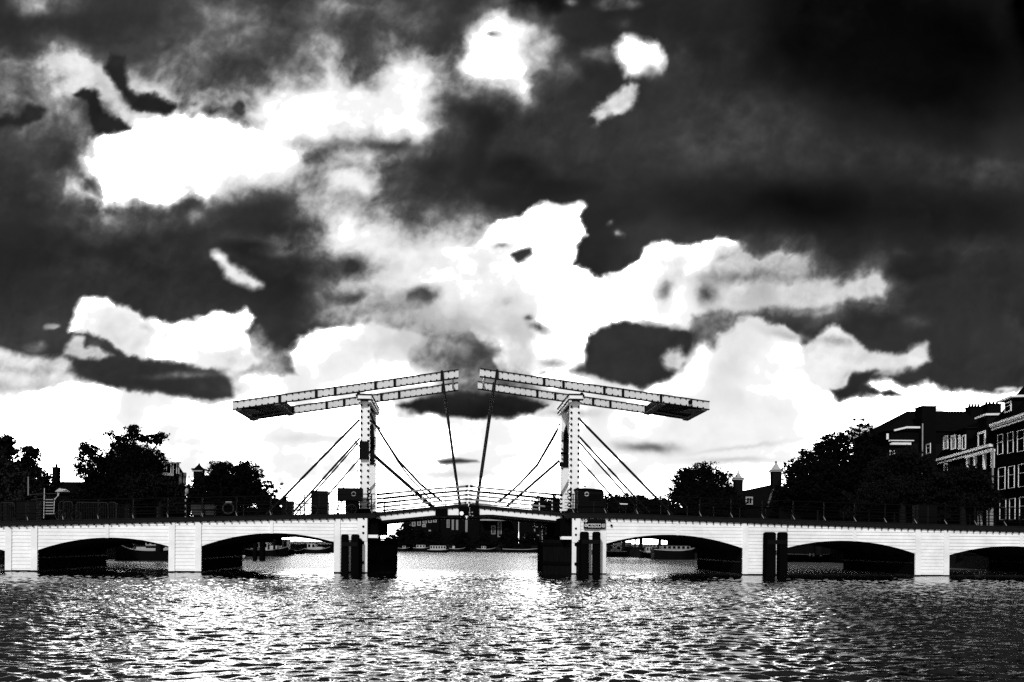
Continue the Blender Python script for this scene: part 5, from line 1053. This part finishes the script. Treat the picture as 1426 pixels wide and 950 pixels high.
farhouse(723, 775, 716, 'far-bank house beside the right channel pier with a white scaffold', [(728, 731, 744, 752)], 'grey')
o = MB().box((at(669, 724, 196).x, 194.6, zat(690, 725.2, 195)), (at(711, 724, 196).x, 197.9, zat(690, 723.2, 195))).build('awning', 'trimd', None, W, (at(690, 724, 196).x, 196, 1.3)); tag(o, 'thin pale awning across the far-bank house, seen under the right leaf', 'awning')
r = thing('scaffold', 'white tubular scaffold against the far bank, left of the right channel pier', 'scaffold', W, (at(750, 740, 190).x, 194, 1.3))
for p, t, u in ((744.5, 726, 755), (755, 727, 756), (760.5, 727, 750)): x = at(p, 740, 194).x; MB().box((x-.12, 193.8, zat(p, u, 194)), (x+.12, 194, zat(p, t, 194))).build('upright', 'trimd', r)
for z in (734, 745.5): MB().box((at(741, z, 194).x, 193.7, zat(750, z+.7, 194)), (at(764, z, 194).x, 193.85, zat(750, z-.7, 194))).build('ledger', 'trimd', r)
for i, (px, tp, rr) in enumerate([(556, 737, 8), (566, 728, 9), (584, 738, 12), (606, 740, 12), (640, 742, 14), (676, 744, 14), (708, 738, 14), (738, 742, 12), (545, 747, 8), (770, 735, 14)]):
    lab = ['far-bank tree at the left edge of the opening, sky just beside it', 'far-bank tree covering the leftmost bright windows', 'small far-bank tree below the bright window row, left of centre', 'small far-bank tree below the bright window row, right end', 'low far-bank tree under the meeting point of the leaves', 'low far-bank tree just right of the meeting point of the leaves', 'far-bank tree under the middle of the right leaf', 'far-bank tree left of the white scaffold', 'lowest far-bank shrub beside the left channel pier', 'far-bank tree right behind the right channel pier'][i]
    tree(lab, 188.5 if i != 8 else 192.5, [(px, tp+4, rr*.8, 6), (px-rr*.5, tp+12, rr*.7, 8), (px+rr*.5, tp+13, rr*.7, 8), (px, tp+22, rr, 8, .7)], px, leaf='leaf3', n=2200, seed=40+i, size=.5, trunk_r=.25, group='trees on the far bank', base_z=1.3 if i == 8 else .4)

# ---- boats
def boat(label, X0, X1, Y, w=2.6, fb=1.0, sheer=.5, cabin=None, cab_mat='paleg', rim=True, yaw=0., cat='boat', name='moored_boat', group='boats moored beyond the bridge', bow=1):
    """hull from X0 to X1 (local length axis) at distance Y"""
    L = X1-X0; fr = Frame(((X0+X1)/2, Y, 0), yaw); r = thing(name, label, cat, fr, (0, 0, 0), group)
    n = 14; m = MB(); prof = []
    for i in range(n+1):
        u = i/n; x = -L/2+L*u; q = u if bow > 0 else 1-u
        wd_ = w/2*min(1, (1-q)**.55*1.9)*(1 if q > .12 else .82+q*1.5); wd_ = max(.06, wd_); zt0 = fb+sheer*(abs(2*q-1)**2.2)*(1.25 if q > .5 else .5); prof.append((x, wd_, zt0))
    for (x, a, z), (x2, a2, z2) in zip(prof, prof[1:]):
        for sg in (1, -1):
            f = [(x, sg*a*.75, -.3), (x2, sg*a2*.75, -.3), (x2, sg*a2, z2), (x, sg*a, z)]; m.add(f, [(0, 1, 2, 3) if sg < 0 else (3, 2, 1, 0)])
        m.add([(x, -a, z-.12), (x2, -a2, z2-.12), (x2, a2, z2-.12), (x, a, z-.12)], [(0, 1, 2, 3)])
    m.add([(prof[0][0], -prof[0][1]*.75, -.3), (prof[0][0], prof[0][1]*.75, -.3), (prof[0][0], prof[0][1], prof[0][2]), (prof[0][0], -prof[0][1], prof[0][2])], [(0, 1, 2, 3)])
    hull = m.build('hull', 'hull', r)
    if rim:
        k = MB()
        for (x, a, z), (x2, a2, z2) in zip(prof, prof[1:]):
            for sg in (1, -1): k.bar((x, sg*(a+.02), z), (x2, sg*(a2+.02), z2), .08, .09)
        k.build('rubbing_strake', 'trimd', hull)
    for c in cabin or []:
        (a, b, z0, z1, nw) = c; x0_, x1_ = -L/2+L*a, -L/2+L*b
        cb = MB().box((x0_, -w*.33, fb+z0), (x1_, w*.33, fb+z1)).build('cabin', cab_mat, r, bevel=.04)
        if nw:
            ww = (x1_-x0_)/nw
            for j in range(nw):
                for sg in (-1, 1): y_ = sg*(w*.33+.012); MB().box((x0_+ww*(j+.2), min(y_, y_-.02*sg), fb+z0+(z1-z0)*.35), (x0_+ww*(j+.8), max(y_, y_-.02*sg), fb+z0+(z1-z0)*.85)).build('cabin_window', 'glass', cb)
        MB().box((x0_-.12, -w*.36, fb+z1), (x1_+.12, w*.36, fb+z1+.07)).build('cabin_roof', 'lead', cb)
    return r
xw = lambda p, Y: at(p, 760, Y).x
boat('big dark barge with a pale gunwale line and white wheelhouse under the leftmost full arch', xw(148, 84), xw(268, 84), 86, 4.6, 1.1, .95, [(.32, .72, 0, .45, 0), (.43, .66, .2, 1.4, 4)], name='barge', cat='barge', group=None, bow=-1)
boat('dark boat with white slanted cabin roof, left side under the second arch', xw(338, 112), xw(396, 112), 114, 3.4, .9, .4, [(.25, .55, 0, 1.1, 3), (.6, .8, 0, .7, 0)], bow=1)
boat('white-cabined boat just right of the two far posts, second arch', xw(372, 122), xw(400, 122), 125, 3, .8, .3, [(.2, .8, 0, 1.6, 3)], bow=-1)
boat('small open boat with pale bow, middle of the second arch', xw(402, 138), xw(424, 138), 138, 2, .55, .3, None, bow=1)
boat('white motor boat at the right end of the second arch', xw(426, 148), xw(459, 148), 148, 2.6, .7, .35, [(.1, .45, 0, 1.1, 2), (.45, .75, 0, .5, 0)], bow=1)
boat('small passenger boat with bright windows crossing the open water under the left leaf', xw(596, 172), xw(624, 172), 172, 2.6, .55, .12, [(.12, .9, 0, .95, 6)], bow=1)
boat('low boat with pale canopy moored on the far quay left of the passenger boat', xw(576, 187), xw(597, 187), 187, 2.2, .8, .2, [(.2, .8, 0, .75, 3)])
boat('smallest pale boat on the far quay beside the left channel pier', xw(555, 188), xw(570, 188), 188, 2, .7, .2, [(.4, .7, 0, .6, 1)])
boat('dark launch on the far quay right of the passenger boat', xw(626, 187), xw(648, 187), 187, 2.2, .7, .25, [(.2, .35, 0, .7, 0)])
boat('dark launch with pale deckhouse on the far quay under the right leaf', xw(664, 186), xw(690, 186), 186, 2.4, .7, .25, [(.25, .5, 0, .7, 2)])
boat('long dark boat on the far quay left of the right channel pier', xw(700, 184), xw(750, 184), 184, 2.6, .7, .2, [(.3, .6, 0, .5, 4)], cab_mat='lead')
boat('houseboat with two bright white roof panels, left end of the third arch from the right', xw(838, 134), xw(888, 134), 136, 4, .9, .2, [(.05, .32, 0, 1.1, 3), (.4, .85, 1.0, 1.5, 0), (.4, .9, 0, .9, 3)], name='houseboat', cat='houseboat', bow=1)
boat('small boat with a white wheelhouse in the middle of the arch right of the sign', xw(894, 124), xw(920, 124), 126, 2.8, .8, .3, [(.3, .6, 0, 1.0, 2)], bow=-1)
boat('dark barge with pale uprights at the right of the arch beside the sign', xw(912, 112), xw(972, 112), 114, 4, 1.3, .3, [(.2, .85, 0, .7, 6)], cab_mat='grey', name='barge', cat='barge', bow=1)
boat('dark houseboat with white window bars under the arch right of the right-hand mooring posts', xw(1088, 104), xw(1172, 104), 106, 4.4, 1.0, .15, [(.1, .95, 0, 1.5, 9)], cab_mat='hull', name='houseboat', cat='houseboat', bow=1)
for lb, Y, ps in (('white window frames of the dark houseboat moored under the right arches', 103.6, ((1125, 757, 764), (1130, 760, 767), (1140, 762, 768))),):
    r = thing('mooring_rail', 'short pale posts and rail standing on the quay edge beyond the right arches', 'railing', W, (xw(1130, Y), Y-.7, 0))
    for p, t, u in ps: x = xw(p, Y); MB().box((x-.1, Y-.8, .8), (x+.1, Y-.65, zat(p, t, Y))).build('upright', 'trimd', r)
    MB().box((xw(1125, Y), Y-.8, zat(1130, 769, Y)), (xw(1152, Y), Y-.66, zat(1130, 768, Y))).build('rail', 'trimd', r)
for o in KEYS:
    if '_b' in o: del o['_b']
